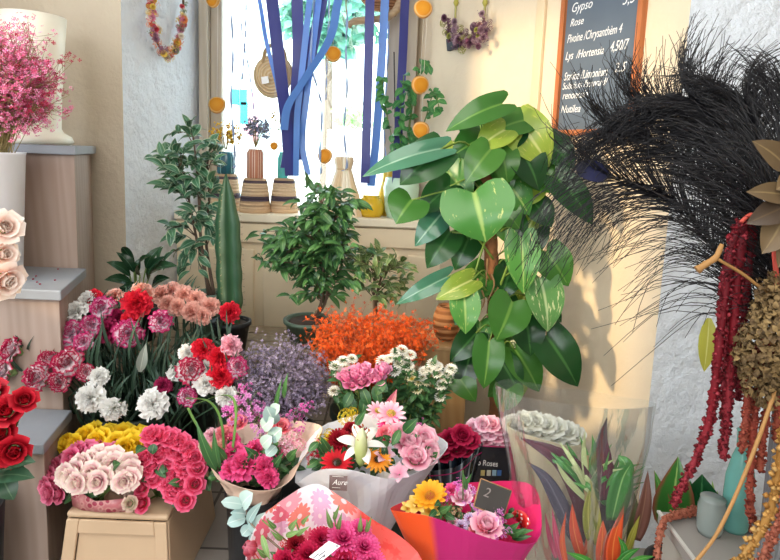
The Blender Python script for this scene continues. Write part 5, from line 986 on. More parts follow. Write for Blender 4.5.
# price label on the pink bouquet
q = [at(x, y, Y) for x, y, Y in ((309, 557, 1.145), (329, 541, 1.165), (340.5, 546, 1.155), (321, 562, 1.135))]; t = thing('price_label', 'small white price label lying on the crimson blooms in front', 'label', q[0])
mb = MB(); slab(mb, [q[0], q[3], q[2], q[1]], .0012, ((q[3] - q[0]).cross(q[1] - q[0])).normalized()); mb.build('card', plain('white_card', '#eceaf0', .5, var=.02), t, smooth=False)
N_ = ((q[3] - q[0]).cross(q[1] - q[0])).normalized(); N_ = N_ if N_.z > 0 else -N_; U_ = (q[1] - q[0]).normalized(); V_ = N_.cross(U_); mb = MB()
for u0, u1, v in ((.006, .02, -.008), (.018, .034, -.012), (.012, .03, -.018), (.024, .028, -.02)): 
    p0 = q[0] + U_ * u0 + V_ * v + N_ * .002; tube(mb, [p0, p0 + U_ * (u1 - u0)], .0007, 4)
ball(mb, q[2] - U_ * .006 + V_ * .004 + N_ * .002, .0022, 4, .5, (1, 1, .3)); mb.build('print', plain('black_ink', '#22222a', .6), t)
# --- magenta-paper bouquet
base = floor_under(472, 1.40); t = thing('magenta_paper_bouquet', 'bouquet of small pink flowers and orange sunflower in magenta and orange paper', 'bouquet', base)
s = NT('magenta_paper'); s.base(s.ramp(s.attr('s'), [(0, '#ee5a26'), (.115, '#ee5a26'), (.15, '#b8206a'), (.40, '#c01a70'), (.5, '#e8306a'), (.78, '#d81e62'), (.9, '#d83a5e'), (1, '#ee5a26')])); s.set(Roughness=.35)
wrap(t, [(391, 510, 1.38), (418, 514, 1.34), (440, 520, 1.31), (466, 530, 1.29), (500, 541, 1.29), (537, 541, 1.33), (541, 507, 1.40), (528, 483, 1.47), (480, 482, 1.50), (449, 486, 1.50), (425, 494, 1.47), (400, 503, 1.43)], base, .20, .05, s.m, flare=.12, wr=.003)
SUNF = petal_mat('sunflower_ray', ((0, '#d8820c'), (.4, '#f0a01c'), (1, '#f8bc34')), .06)
for kd, x, y, r_, m, d in (('sunray', 430, 496, 20, SUNF, Vector((-.2, -.3, .9))), ('alstro', 417, 505, 13, petal_mat('yellow_alstro', ((0, '#c88a1a'), (.5, '#e8c25a'), (1, '#f2dc8a')), .06), None), ('alstro', 430, 511, 12, petal_mat('yellow_alstro', ((0, '#c88a1a'), (.5, '#e8c25a'), (1, '#f2dc8a')), .06), None), ('alstro', 408, 508, 9, petal_mat('yellow_alstro', ((0, '#c88a1a'), (.5, '#e8c25a'), (1, '#f2dc8a')), .06), None), ('rose', 462, 498, 10, LPINK, None), ('carnation', 452, 491, 9, HOT, None), ('pompon', 470, 519, 8, petal_mat('lilac_white', ((0, '#b890c8'), (1, '#ecdcf2'))), None), ('pompon', 461, 527, 9, petal_mat('lilac_white', ((0, '#b890c8'), (1, '#ecdcf2'))), None), ('pompon', 453, 523, 7, LPINK, None), ('rose', 486, 527, 15, PINKR, None), ('rose', 478, 533, 9, CORR, None), ('florets', 460, 487, 12, MAG, None), ('florets', 470, 490, 11, LILAC, None), ('florets', 474, 506, 11, LILAC, None), ('florets', 492, 512, 13, LILAC, None), ('florets', 497, 503, 9, MAG, None), ('florets', 480, 515, 10, LILAC, None), ('florets', 500, 520, 10, MAG, None), ('florets', 495, 537, 9, MAG, None), ('florets', 446, 498, 10, MAG, None), ('cluster', 447, 508, 8, petal_mat('green_tuft', ((0, '#4f7a3a'), (1, '#7f9a54'))), None), ('cluster', 440, 514, 8, petal_mat('green_tuft', ((0, '#4f7a3a'), (1, '#7f9a54'))), None), ('florets', 455, 512, 9, petal_mat('olive_pink', ((0, '#a88a5a'), (1, '#c9a88a'))), None), ('florets', 505, 532, 8, LILAC, None)):
    flower(kd, m, t, at(x, y, 1.38 + (510 - y) * .0020), r_, d)
for A, B, w_ in (((440, 512), (452, 505), 8), ((446, 515), (456, 520), 8), ((436, 510), (428, 518), 7), ((510, 535), (526, 528), 8), ((512, 538), (532, 536), 7), ((508, 530), (520, 522), 7), ((516, 532), (534, 530), 6), ((466, 490), (462, 470), 5), ((464, 485), (472, 473), 5), ((504, 526), (514, 534), 8), ((440, 502), (434, 506), 7)): bleaf(t, A, B, w_, 1.36, LG, 'lance')
filler(t, 474, 514, 44, 11, 1.41, 70, None, .030)
mb = MB(); tube(mb, [at(463, 500, 1.38), at(463, 470, 1.40)], .0018, 5); mb.build('stem', G_STEM(), t)
mb = MB(); ribbon_strip(mb, [at(500, 526, 1.40), at(512, 514, 1.41), at(522, 518, 1.40), at(526, 528, 1.38)], .045, 12, lambda u: Vector((.3, -.5, .8)).normalized()); s = NT('dotted_ribbon'); v = s.n('ShaderNodeTexVoronoi', {'feature': 'F1'}, Vector=s.obj(), Scale=85.0, Randomness=.25).outputs['Distance']; s.base(s.ramp(v, [(0, '#f6e6e2'), (.28, '#f6e6e2'), (.32, '#dc2a26')], 'CONSTANT')); s.set(Roughness=.4); mb.build('dotted_bow', s.m, t, solid=.001)
q = [at(x, y, Y) for x, y, Y in ((481, 479, 1.40), (511, 491, 1.40), (503, 517, 1.37), (474, 506, 1.37))]; t = thing('slate_price_sign', 'small slate price sign with wooden edge stuck in the magenta bouquet', 'sign', q[3])
N_ = (q[1] - q[0]).cross(q[0] - q[3]).normalized(); mb = MB(); slab(mb, [q[0], q[3], q[2], q[1]], .003); mb.build('slate', plain('sign_slate', '#3b3734', .7, var=.15), t, smooth=False)
EW = wood_mat('sign_edge', '#b98a5c', '#9c7048', 4, 'X')
for i in range(4): mb = MB(); tube(mb, [q[i], q[(i + 1) % 4]], .0026, 6); mb.build('edge_strip', EW, t)
U_ = (q[1] - q[0]).normalized(); V_ = N_.cross(U_).normalized(); text('2', t, q[3] + U_ * .012 + V_ * .030 + N_ * .005, U_, V_, N_, .032, plain('dim_chalk', '#8d8480', .9), 'chalk_line', .2)
mb = MB(); tube(mb, [(q[2] + q[3]) / 2, (q[2] + q[3]) / 2 - V_ * .12], .002, 5); mb.build('pick', EW, t)
# --- chrysanthemums and pink tulips in a bucket
base = floor_under(390, 2.04); bucket(base, .12, .40, 'dark bucket of white chrysanthemums and pink roses behind the white bouquet', DG)
t = thing('chrysanthemum_bunch', 'bushy white chrysanthemums in front of the wooden stand', 'flowers', base + Vector((0, 0, .03)))
WM = petal_mat('white_mum', ((0, '#c9c48a'), (.4, '#f0efe6'), (1, '#fafaf6')), .05); YC = petal_mat('cream_mum', ((0, '#b9a860'), (.5, '#e2dcb4'), (1, '#eeead2')), .06)
pts = []
for x, y in [(343, 361), (352, 359), (335, 366), (338, 373), (334, 391), (396, 353), (403, 357), (399, 364), (389, 359), (408, 366), (383, 361), (395, 371), (428, 370), (437, 367), (447, 374), (441, 385), (438, 374), (424, 371), (451, 369), (433, 364), (440, 397), (448, 379), (402, 350), (410, 355), (422, 378), (346, 368)]:
    p = at(x, y, 2.0); pts.append(p); flower('pompon', WM, t, p, rng.uniform(6.5, 8.5), None, 'chrysanthemum', up=1.0)
for x, y in ((412, 379), (419, 382), (422, 387), (410, 371), (417, 390), (426, 382)): p = at(x, y, 1.99); pts.append(p); flower('daisy', YC, t, p, 6, None, 'chrysanthemum')
st = MB(); lf = MB()
for p in pts:
    P = smooth_path([base + Vector((rng.uniform(-.04, .04), rng.uniform(-.03, .03), .05)), base.lerp(p, .55) + Vector((0, 0, .03)), p - Vector((0, 0, .012))], 12); tube(st, P, .0025, 4)
    for q_ in P[5:]:
        for _ in range(3): d = Vector((rng.gauss(0, 1), rng.gauss(-.3, 1), rng.gauss(.3, .6))).normalized(); leaf(lf, q_, q_ + d * rng.uniform(.03, .05), .02, (0, -.5, 1), 'oval', .3, .1, 4, .1, None, 1)
st.build('stem', G_STEM(), t); lf.build('foliage', leaf_mat('mum_leaf', '#2c5232', '#477044', '#5f8a52'), t)
t = thing('pink_rose_bunch', 'few bright pink roses standing before the orange blossom cloud', 'roses', base + Vector((-.03, -.01, .03)))
TP = petal_mat('pink_tulip', ((0, '#e05a9c'), (.5, '#f490c0'), (1, '#fab8d6')), .06); ps = [(at(x, y, 1.97), d) for x, y, d in ((346, 377, (-.3, -.7, .6)), (355, 375, (-.1, -.7, .7)), (364, 371, (0, -.7, .7)), (370, 376, (.1, -.8, .5)), (383, 370, (.4, -.5, .8)), (352, 383, (-.2, -.9, .3)), (377, 379, (.2, -.8, .4)), (362, 381, (0, -.9, .3)))]
for p, d in ps: flower('bud', TP, t, p, 9.5, Vector(d) + Vector((0, 0, .5)))
bunch_stems(t, base + Vector((-.03, -.01, .035)), [p - Vector(d).normalized() * .03 for p, d in ps], .003)
for A, B in (((352, 392), (344, 408)), ((362, 388), (370, 408)), ((374, 386), (380, 406)), ((346, 395), (356, 412)), ((378, 384), (388, 392)), ((366, 395), (362, 414)), ((384, 380), (376, 396))): bleaf(t, A, B, 11, 1.96, LEAFG)
mb = MB(); leaf(mb, at(386, 416, 1.93), at(397, 389, 1.95), .035, (-.3, -1, .2), 'lance', .3, .05); tag(mb.build('pink_pointed_leaf', leaf_mat('pink_bract', '#a0485e', '#b85a70', '#c98a98'), None, loc=at(386, 416, 1.93)), 'single dusky pink pointed leaf above the white-paper bouquet', 'leaf')
# --- red roses in a clear and black sleeve
base = floor_under(458, 1.86); t = thing('sleeved_red_roses', 'dark pink-red roses in a black and silver pleated sleeve', 'roses', base)
s = NT('black_silver_sleeve'); st2 = s.math('FRACT', s.math('MULTIPLY', s.attr('s'), 13.0)); s.base(s.mix(s.ramp(s.attr('t'), [(.10, '#000000'), (.105, '#ffffff'), (.125, '#ffffff'), (.13, '#000000')]), s.ramp(st2, [(0, '#17181f'), (.45, '#3a4a58'), (.6, '#a9b6bc'), (.75, '#1a1c26')]), hexc('#b0286a'))); s.set(Roughness=.15); SLV = s.m
wrap(t, [(426, 470, 1.82), (440, 470, 1.78), (458, 466, 1.76), (474, 452, 1.78), (482, 444, 1.84), (472, 438, 1.92), (448, 442, 1.94), (430, 454, 1.90)], base, .25, .05, SLV, 'sleeve', .06, flare=0.0, wr=.004)
CR2 = petal_mat('raspberry_rose', ((0, '#6a0424'), (.55, '#a00c3a'), (1, '#c62a56')), .08)
for x, y, r_ in ((441, 446, 10), (451, 440, 10), (462, 436, 10), (470, 441, 9), (446, 454, 9), (457, 449, 9), (466, 450, 8), (436, 452, 8)): flower('rose', CR2, t, at(x, y, 1.84), r_, None, tilt=.9, up=.5)
# --- pink roses in black printed box
base = floor_under(488, 1.90); x0, x1 = at(464, 470, 1.84).x, at(511, 470, 1.84).x; ztop = at(487, 446, 1.84).z; t = thing('boxed_pink_roses', 'pale pink roses in a tall black sleeve printed with white lettering', 'roses', base)
mb = MB(); c0 = (x0 + x1) / 2; hw = (x1 - x0) / 2; R0 = [(-hw, 1.84), (hw, 1.84), (hw, 1.95), (-hw, 1.95)]; V = [(c0 + x * .72, y, .002) for x, y in R0] + [(c0 + x, y, ztop) for x, y in R0]
mb.add(V, [(0, 1, 5, 4), (1, 2, 6, 5), (2, 3, 7, 6), (3, 0, 4, 7), (3, 2, 1, 0)], [0] * 4 + [1] * 4, 0); bx = mb.build('sleeve', plain('black_gloss', '#15141c', .2), t, smooth=False, solid=.002)
mb = MB(); tube(mb, [(c0 - hw, 1.838, ztop), (c0 + hw, 1.838, ztop), (c0 + hw, 1.95, ztop), (c0 - hw, 1.95, ztop), (c0 - hw, 1.838, ztop)], .0022, 5); mb.build('pink_edge', plain('pink_line', '#a8205c', .4), bx)
o_ = at(477, 465, 1.836); text('o Roses', bx, o_, (1, 0, -.045), (0.045, 0, 1), (0, -1, 0), .028, WHITEINK, 'lettering', .05, .0003, 'LEFT', .75)
for px, col in ((480.5, '#b9a86a'), (486.5, '#c9c4b0'), (492, '#8fb0c4'), (497, '#3f6aa8')):
    a_ = at(px, 475.5, 1.836); mb = MB(); box(mb, (a_.x, 1.835, a_.z), (a_.x + .0135, 1.8365, a_.z + .019)); mb.build('colour_square', plain('sq' + col, col, .5, var=.02), bx, smooth=False)
for x, y in ((467, 434), (474, 428), (483, 425), (492, 425), (500, 428), (507, 434), (471, 438), (480, 434), (489, 433), (498, 436), (505, 440), (476, 440), (485, 440), (493, 441)): flower('rose', LPINK if rng.random() < .4 else PINKR, t, at(x, y, 1.88), 8, None, tilt=.9, up=.55)
# --- white roses in a cream sleeve
base = floor_under(545, 1.84); t = thing('white_rose_bunch', 'large bunch of white roses in a cream paper sleeve seen through the cellophane', 'roses', base)
wrap(t, [(507, 424, 1.80), (520, 432, 1.76), (545, 440, 1.74), (570, 446, 1.76), (586, 442, 1.80), (578, 430, 1.88), (555, 421, 1.92), (525, 417, 1.90)], base, .25, .05, plain('cream_paper', '#e2d2ac', .6, var=.05), 'paper_sleeve', .06, flare=0.05, wr=.003)
WR = petal_mat('white_rose', ((0, '#cfcf9c'), (.35, '#e6e5d0'), (1, '#f4f3ec')), .03)
for x, y in ((513, 425), (524, 422), (535, 422), (546, 425), (557, 428), (567, 432), (576, 436), (520, 429), (532, 430), (544, 433), (556, 437), (568, 441), (528, 424), (551, 431)): flower('rose', WR, t, at(x, y, 1.84), 9.5, None, tilt=1.0, up=.7)

# --- tropical bouquet in cellophane
base = floor_under(592, 1.46); t = thing('cellophane_bouquet', 'tropical leaf bouquet with dark red blades wrapped in clear cellophane', 'bouquet', base)
RED1 = leaf_mat('cordyline', '#3f1526', '#5a2036', '#7a3448', rough=.25); RED2 = leaf_mat('red_bract', '#b8321e', '#d8562c', '#e88a4a', rough=.3); GRN = leaf_mat('tropic_green', '#2f7a2c', '#4f9a3c', '#8fc070', rough=.3); GRY = leaf_mat('grey_purple_leaf', '#4a4658', '#5e5a6c', '#7a7688', rough=.3); OLV = leaf_mat('olive_stalk', '#8a8a2c', '#a8a040', '#c0b860', rough=.4); BRN = leaf_mat('brown_leaf', '#5a3a34', '#7a5044', '#94705c'); PKREFL = leaf_mat('pink_reflection_blade', '#c03a62', '#d85a7c', '#e890a8', rough=.3)  # the pink blades stand in for the magenta wrap's reflection, put in as colour
def bladepath(pts, w, mat, name='leaf', Y=1.46, nrm=Vector((0, -1, .2))):
    w = w * .82
    P = smooth_path([at(x, y, Y + dz) for x, y, dz in pts], 18); mb = MB(); V = []; T = []; S = []
    for i, p in enumerate(P):
        u = i / 18; d = (P[min(i + 1, 18)] - P[max(i - 1, 0)]).normalized(); y_ = nrm.cross(d).normalized(); hw = w * Y / FOC / 2 * PROF['lance'](min(.999, .06 + .94 * u)) if i < 18 else 0
        for j in range(-2, 3): V.append(p + y_ * hw * j / 2 + d.cross(y_) * (.3 * hw * abs(j) / 2)); T.append(u); S.append(j / 2)
    mb.add([tuple(v) for v in V], grid_faces(19, 5), T, S); return mb.build(name, mat, t, solid=.0008)
bladepath([(590, 530, 0), (582, 490, 0), (560, 458, 0), (519, 437, .02)], 38, RED1); bladepath([(604, 500, -.02), (604, 465, -.02), (602, 440, -.01), (607, 417, 0)], 20, RED1)
bladepath([(604, 540, 0), (606, 505, 0), (608, 470, 0), (604, 450, 0)], 26, leaf_mat('dark_stalk', '#33202c', '#4a3038', None)); bladepath([(575, 540, .02), (560, 505, .03), (545, 478, .04), (528, 462, .05)], 22, GRY)
for pts, w_, m in (([(586, 500, 0), (570, 470, 0), (552, 452, -.02)], 9, GRN), ([(586, 500, 0), (576, 462, 0), (566, 442, 0)], 9, GRN), ([(588, 495, 0), (586, 458, 0), (580, 436, 0)], 9, GRN), ([(588, 490, 0), (594, 455, 0), (592, 434, 0)], 10, GRN), ([(589, 490, 0), (600, 460, 0), (612, 444, 0)], 9, GRN), ([(586, 500, 0), (566, 478, -.02), (556, 462, -.03)], 8, leaf_mat('pale_blade', '#b0c080', '#c8d098', None)), ([(612, 520, -.02), (622, 480, -.03), (632, 462, -.02)], 30, GRN), ([(610, 500, 0), (625, 468, 0), (618, 455, .02)], 24, GRN), ([(590, 540, -.03), (588, 510, -.03), (592, 482, -.02)], 16, OLV), ([(596, 545, -.03), (597, 515, -.04), (590, 478, -.03)], 10, OLV), ([(582, 560, -.05), (574, 530, -.05), (572, 503, -.04)], 14, RED2), ([(612, 570, -.06), (614, 540, -.06), (624, 506, -.05)], 20, RED2), ([(600, 565, -.05), (602, 540, -.05), (603, 520, -.04)], 16, RED2), ([(562, 562, -.02), (556, 535, -.01), (552, 508, 0)], 9, PKREFL), ([(566, 565, -.04), (562, 540, -.03), (566, 512, -.02)], 8, RED2), ([(556, 558, 0), (549, 535, .02), (545, 512, .03)], 7, PKREFL), ([(598, 520, .02), (610, 480, .02), (622, 450, .03)], 8, GRN), ([(596, 520, .02), (602, 470, .03), (598, 446, .03)], 8, GRN), ([(600, 525, .03), (618, 500, .03), (640, 486, .03)], 12, GRN), ([(606, 540, .02), (622, 520, .02), (636, 500, .03)], 14, leaf_mat('dark_blade', '#2c3a2a', '#44503a', None)), ([(592, 545, .02), (572, 520, .03), (560, 496, .04)], 16, leaf_mat('dark_blade2', '#3a2430', '#523440', None)), ([(584, 555, 0), (590, 530, 0), (584, 508, 0)], 8, RED2), ([(622, 565, -.03), (632, 535, -.03), (640, 515, -.03)], 10, OLV), ([(636, 540, 0), (644, 505, 0), (648, 470, .02)], 20, BRN), ([(628, 545, 0), (634, 510, 0), (632, 486, .02)], 12, leaf_mat('olive_dark', '#5a5a38', '#70704a', None)), ([(600, 575, -.08), (585, 560, -.1), (566, 552, -.1)], 12, GRN), ([(610, 575, -.08), (625, 556, -.1), (640, 548, -.1)], 12, GRN), ([(615, 575, -.08), (636, 560, -.1), (655, 556, -.1)], 10, GRN), ([(620, 570, -.08), (624, 550, -.1), (618, 536, -.1)], 10, GRN), ([(590, 575, -.08), (575, 566, -.1), (556, 562, -.1)], 10, GRN)): bladepath(pts, w_, m)
for _ in range(30):
    a = rng.uniform(-1.05, 1.15); L_ = rng.uniform(34, 62); x0, y0 = rng.choice([(588, 492), (590, 488), (606, 505)]); x1, y1 = x0 + math.sin(a) * L_, y0 - math.cos(a) * L_
    bladepath([(x0, y0, 0), ((x0 + x1) / 2 - 3, (y0 + y1) / 2 - 5, rng.uniform(-.03, .02)), (x1, y1, rng.uniform(-.05, .05))], rng.uniform(5, 8), rng.choice([GRN, GRN, leaf_mat('pale_blade', '#b0c080', '#c8d098', None)]), 'grass_blade')
mb = MB(); tube(mb, [at(590, 600, 1.46), at(590, 540, 1.46), at(586, 490, 1.46), at(587, 455, 1.46)], .010, 9, .005, 14); mb.build('stalk', plain('tan_stalk', '#a88a5c', .7), t)
wrap(t, [(495, 384, 1.50), (530, 398, 1.40), (575, 405, 1.36), (620, 409, 1.38), (654, 406, 1.44), (645, 400, 1.54), (600, 393, 1.60), (550, 387, 1.62), (512, 380, 1.58)], base, .22, .06, glass_thin('cellophane', '#f8fafa', .0, .12, .10, .04), 'cellophane_wrap', .09, 72, 20, flare=-.35, wr=.012, solid=0.0, crease=False)

# ================================================================ right-hand corner: table, leafy plant, vases
TC = at(658, 511, 1.36); TZ = TC.z; TX0 = TC.x; TX1 = 1.45
t = thing('grey_display_table', 'grey painted box table carrying the vases at the corner by the white wall', 'table', (1.05, 1.0, 0))
GP = plain('grey_paint', '#8a8580', .45, var=.06, scale=6)
mb = MB(); box(mb, (TX0 + .012, .66, 0), (TX1, 1.345, TZ - .03)); mb.build('body', plain('grey_panel', '#a09a90', .5, var=.06, scale=5), t, smooth=False)
mb = MB(); box(mb, (TX0, .64, TZ - .03), (TX1 + .02, 1.36, TZ)); mb.build('top', GP, t, smooth=False, bevel=.004)
mb = MB(); box(mb, (TX0 - .002, .64, TZ - .004), (TX0 + .006, 1.362, TZ + .001)); mb.build('edge_trim', plain('trim_light', '#c9c6c0', .3, .3), t, smooth=False)
b = Vector((at(690, 500, 1.52).x, 1.54, 0)); t = thing('broad_leaf_plant', 'plant with broad red-edged green leaves standing behind the grey table', 'potted plant', b); pot(t, b, .07, .085, .30, plain('black_pot', '#24262a', .5))
BL = leaf_mat('red_edged_leaf', '#2f6a2c', '#478a34', '#8fb060', rough=.3, edge='#8a4a3a'); BD = leaf_mat('deep_green_leaf', '#12502a', '#1c6434', '#3f8450', rough=.25)
for A, B, w_, m in (((667, 530), (678, 456), 42, BL), ((696, 535), (702, 474), 58, BD), ((672, 535), (654, 470), 18, BL), ((690, 530), (690, 480), 22, BD)): bleaf(t, A, B, w_, 1.50, m, 'lance', (-.2, -1, .3), .02, .25, .06)
for pts in (((714, 530), (713, 500), (712, 480)), ((718, 530), (722, 500), (726, 486)), ((722, 530), (730, 505), (742, 488)), ((716, 530), (710, 508), (706, 498)), ((720, 530), (719, 505), (717, 490)), ((724, 530), (736, 506), (748, 496))):
    mb = MB(); P = [at(x, y, 1.52) for x, y in pts]; leaf(mb, P[0], P[2], .022, (0, -1, .1), 'lance', .3, .03, 8); mb.build('young_blade', leaf_mat('fresh_blade', '#8fc05a', '#a9d272', '#c8e69a'), t)
k = 1.30 / FOC; p = at(738, 494, 1.30); p.z = TZ
vase(p, [(12 * k, 0), (14 * k, .01), (14 * k, 60 * k), (10 * k, 82 * k), (7 * k, 92 * k), (8 * k, 110 * k), (9 * k, 112 * k)], plain('teal_bottle', '#5f9890', .15), 'teal_bottle', 'tall teal glass bottle behind the hanging crimson tassels', 'bottle')
p = at(713, 500, 1.28); p.z = TZ; vase(p, [(11 * k, 0), (13 * k, .012), (14 * k, 30 * k), (12 * k, 38 * k), (12.6 * k, 40 * k)], plain('grey_glass', '#7d8682', .2), 'grey_glass', 'short grey-green glass vase beside the teal bottle', 'vase')
VB = at(777, 520, 1.10); VB.z = TZ; k = 1.1 / FOC; vt = at(780, 398, 1.10)
t = thing('fluted_vase', 'tall grey fluted vase holding dark feathers and hanging amaranth', 'vase', VB); n = 40; V = []; prof = [(11, 0), (13, .01), (15, .5), (17, .97), (18, 1.0), (16, 1.0), (13, .1), (.01, .08)]; H = vt.z - TZ
mb = MB(); 
for rr, z in prof:
    for j in range(n): q = rr * k * (1.0 + (.05 if j % 2 else -.05)); V.append((VB.x + q * math.cos(2 * PI * j / n), VB.y + q * math.sin(2 * PI * j / n), TZ + z * H))
mb.add(V, [f[::-1] for f in grid_faces(len(prof), n, True)], .5, 0); mb.build('body', plain('pewter', '#77787a', .35, .3), t, smooth=False)
VTOP = Vector((VB.x, VB.y, TZ + H))
# dark plumes
BARB = plain('barb_dark', '#0e0d12', .45, var=.3, scale=30); SHAFT = plain('shaft_dark', '#3a322c', .5)
def feather(pix, label, n=190, L0=.20, droop=.10, up=1.0, down=1.0, eye=True, dy=0.0, seedn=0):
    P0 = VTOP + Vector((rng.uniform(-.01, .01), rng.uniform(-.01, .01), -.10)); t = thing('dark_feather', label, 'feather', P0, 'dark plumes in the fluted vase')
    P = smooth_path([P0, VTOP + Vector((0, 0, .02))] + [at(x, y, Y + dy) for x, y, Y in pix], 60); mb = MB(); tube(mb, P, .0024, 6, .0008); mb.build('shaft', SHAFT, t)
    bm_ = MB(); m = len(P)
    for i in range(n):
        for sgn in (1, -1):
            if rng.random() > (up if sgn > 0 else down): continue
            u = .30 + .70 * (i + rng.random()) / n; f = u * (m - 1); k_ = min(int(f), m - 2); p = P[k_].lerp(P[k_ + 1], f - k_); d = (P[min(k_ + 2, m - 1)] - P[max(k_ - 1, 0)]).normalized()
            side = d.cross(Vector((0, -1, 0))).normalized() * sgn + Vector((0, rng.uniform(-.45, .45), 0)); L = L0 * (.35 + .65 * math.sin(PI * min(1, .25 + .65 * (1 - u)))) * rng.uniform(.55, 1.15)
            c1 = p + d * L * .40 + side * L * .22; c2 = p + d * L * .72 + side * L * .55 + Vector((0, 0, -droop * L)); c3 = p + d * L * .86 + side * L * .92 + Vector((rng.uniform(-.01, .01), 0, -droop * 2.8 * L))
            j_ = lambda: Vector((rng.gauss(0, 1), rng.gauss(0, 1), rng.gauss(0, 1))) * L * .045; tube(bm_, smooth_path([p, c1 + j_(), c2 + j_(), c3 + j_() * 2], 7), .0013, 3, .0006)
    o = bm_.build('barbs', BARB, t); o['kind'] = 'stuff'
    if eye:
        mb = MB(); e = P[-1]; d = (P[-1] - P[-5]).normalized(); leaf(mb, e - d * .045, e + d * .035, .05, (0, -1, .3), 'round', .1, .05, 8); mb.build('eye_spot', petal_mat('eye_navy', ((0, '#14142a'), (.5, '#1c2046'), (1, '#0e0e16')), .05), t)
feather([(740, 290, 1.20), (690, 215, 1.32), (640, 186, 1.36), (590, 171, 1.38)], 'longest dark feather, its tip almost touching the vine leaves', 135, .22, .16, 1.0, .75)
feather([(748, 260, 1.22), (700, 175, 1.34), (650, 140, 1.38), (606, 128, 1.40)], 'dark feather whose tip crosses the lower corner of the chalkboard', 260, .16, .05, eye=False)
feather([(755, 240, 1.20), (720, 160, 1.30), (680, 122, 1.36), (640, 108, 1.38)], 'dark feather pointing just under the chalkboard frame', 280, .15, .03, eye=False)
feather([(762, 230, 1.18), (735, 150, 1.28), (712, 115, 1.32), (690, 98, 1.34)], 'upright dark feather with its fan of barbs against the white wall', 280, .15, .0, eye=False)
feather([(772, 220, 1.14), (760, 150, 1.24), (752, 118, 1.28), (744, 100, 1.30)], 'most upright dark feather, close to the brown leaves', 260, .14, .0, eye=False)
feather([(745, 310, 1.22), (715, 245, 1.33), (680, 205, 1.38), (655, 186, 1.40)], 'lower dark feather with long comb-like barbs hanging over the white wall', 100, .24, .22, .6, .8, False)
feather([(778, 215, 1.12), (790, 150, 1.2), (795, 110, 1.24)], 'dark feather leaning out of the picture above the brown leaves', 180, .15, .0, eye=False)
# amaranth and other dried stems in the same vase
AM = [petal_mat('amaranth_crimson', ((0, '#4a0c16'), (.5, '#74141f'), (1, '#983640')), .25), petal_mat('amaranth_rust', ((0, '#64261f'), (.5, '#8a3a2e'), (1, '#a65844')), .25), petal_mat('amaranth_tan', ((0, '#9a6a30'), (.5, '#b98a48'), (1, '#d0a868')), .2), petal_mat('amaranth_salmon', ((0, '#7e4030'), (.5, '#a05a46'), (1, '#b8745c')), .2)]
def tassel(parent, pix, rpx, m, Y, name='tassel', dens=5.0, beads=0.0, world=None):
    P = smooth_path(world or [at(x, y, Y + (z[0] if z else 0)) for x, y, *z in pix], 60); mb = MB(); L = sum((P[i + 1] - P[i]).length for i in range(60)); r = rpx * 1.05 * Y / FOC; nb = max(40, int(L / r * dens * 2.4)); tube(mb, P, r * .62, 7, r * .45, None, .25)
    for i in range(nb):
        f = 60 * (i + rng.random()) / nb; k_ = min(59, int(f)); p = P[k_].lerp(P[k_ + 1], f - k_); bulge = 1 + beads * math.sin(f * 2.6); d = Vector((rng.gauss(0, 1), rng.gauss(0, 1), rng.gauss(0, 1))).normalized(); puff(mb, p + d * r * .62 * bulge, r * rng.uniform(.20, .40) * bulge, rng.random())
    return mb.build(name, AM[m], parent)
STK = plain('amaranth_stalk', '#c04a3c', .6, var=.15); TAN = plain('tan_stalk_dry', '#99703e', .7, var=.15)
t = thing('crimson_amaranth', 'long crimson amaranth tassels hanging from a red arched stalk', 'dried flowers', VTOP + Vector((0, 0, -.1)))
mb = MB(); tube(mb, [VTOP + Vector((0, 0, -.1)), VTOP + Vector((-.01, 0, .05)), at(779, 300, 1.10), at(773, 245, 1.10), at(763, 221, 1.10), at(751, 215, 1.10), at(741, 222, 1.10)], .0055, 8, .004, 40, .06); mb.build('stalk', STK, t)
tassel(t, [(741, 222), (732, 245), (725, 300), (719, 350), (714, 390), (708, 425), (700, 448), (690, 470), (680, 490), (674, 505)], 6.5, 0, 1.12, beads=.25); tassel(t, [(743, 222), (738, 270), (733, 340), (728, 400), (723, 458)], 7.5, 0, 1.12); tassel(t, [(738, 228), (727, 270), (720, 330), (716, 380), (711, 420)], 7, 0, 1.13); tassel(t, [(746, 225), (752, 235), (745, 300), (740, 360), (738, 400)], 6, 0, 1.14); tassel(t, [(740, 224), (733, 300), (726, 360), (724, 420)], 6.5, 0, 1.16)
t = thing('rust_amaranth', 'rusty red amaranth hanging thickly below the brown dried flower head', 'dried flowers', VTOP + Vector((0.01, 0, -.1)))
mb = MB(); tube(mb, [VTOP + Vector((0.01, 0, -.1)), VTOP + Vector((.0, 0, .04)), at(772, 345, 1.08), at(762, 340, 1.07)], .004, 7, .003, 20); mb.build('stalk', STK, t)
for pts in ([(764, 340), (758, 390), (752, 440), (750, 500), (751, 520)], [(766, 340), (770, 380), (764, 430), (760, 470)], [(762, 340), (750, 370), (746, 420), (742, 450)], [(768, 340), (778, 390), (776, 440)]): tassel(t, pts, 6.5, 1, 1.08)
t = thing('table_amaranth', 'salmon amaranth rope lying along the grey table and over its corner', 'dried flowers', at_z(750, 528, TZ))
Wp = [at_z(x, y, TZ + .012) for x, y in ((752, 530), (742, 522), (728, 514), (708, 511), (690, 513), (674, 517))] + [at(666, 520, 1.30), at(660, 535, 1.27), at(657, 560, 1.25), at(657, 590, 1.24)]; Wp[6].x = min(Wp[6].x, TX0 - .004)
for q in Wp[6:]: q.x = min(q.x, TX0 - .012)
tassel(t, None, 6, 3, 1.2, world=Wp); tassel(t, None, 5.5, 3, 1.2, world=[at_z(x, y, TZ + .012) for x, y in ((756, 520), (740, 513), (716, 508), (694, 509), (672, 514))])
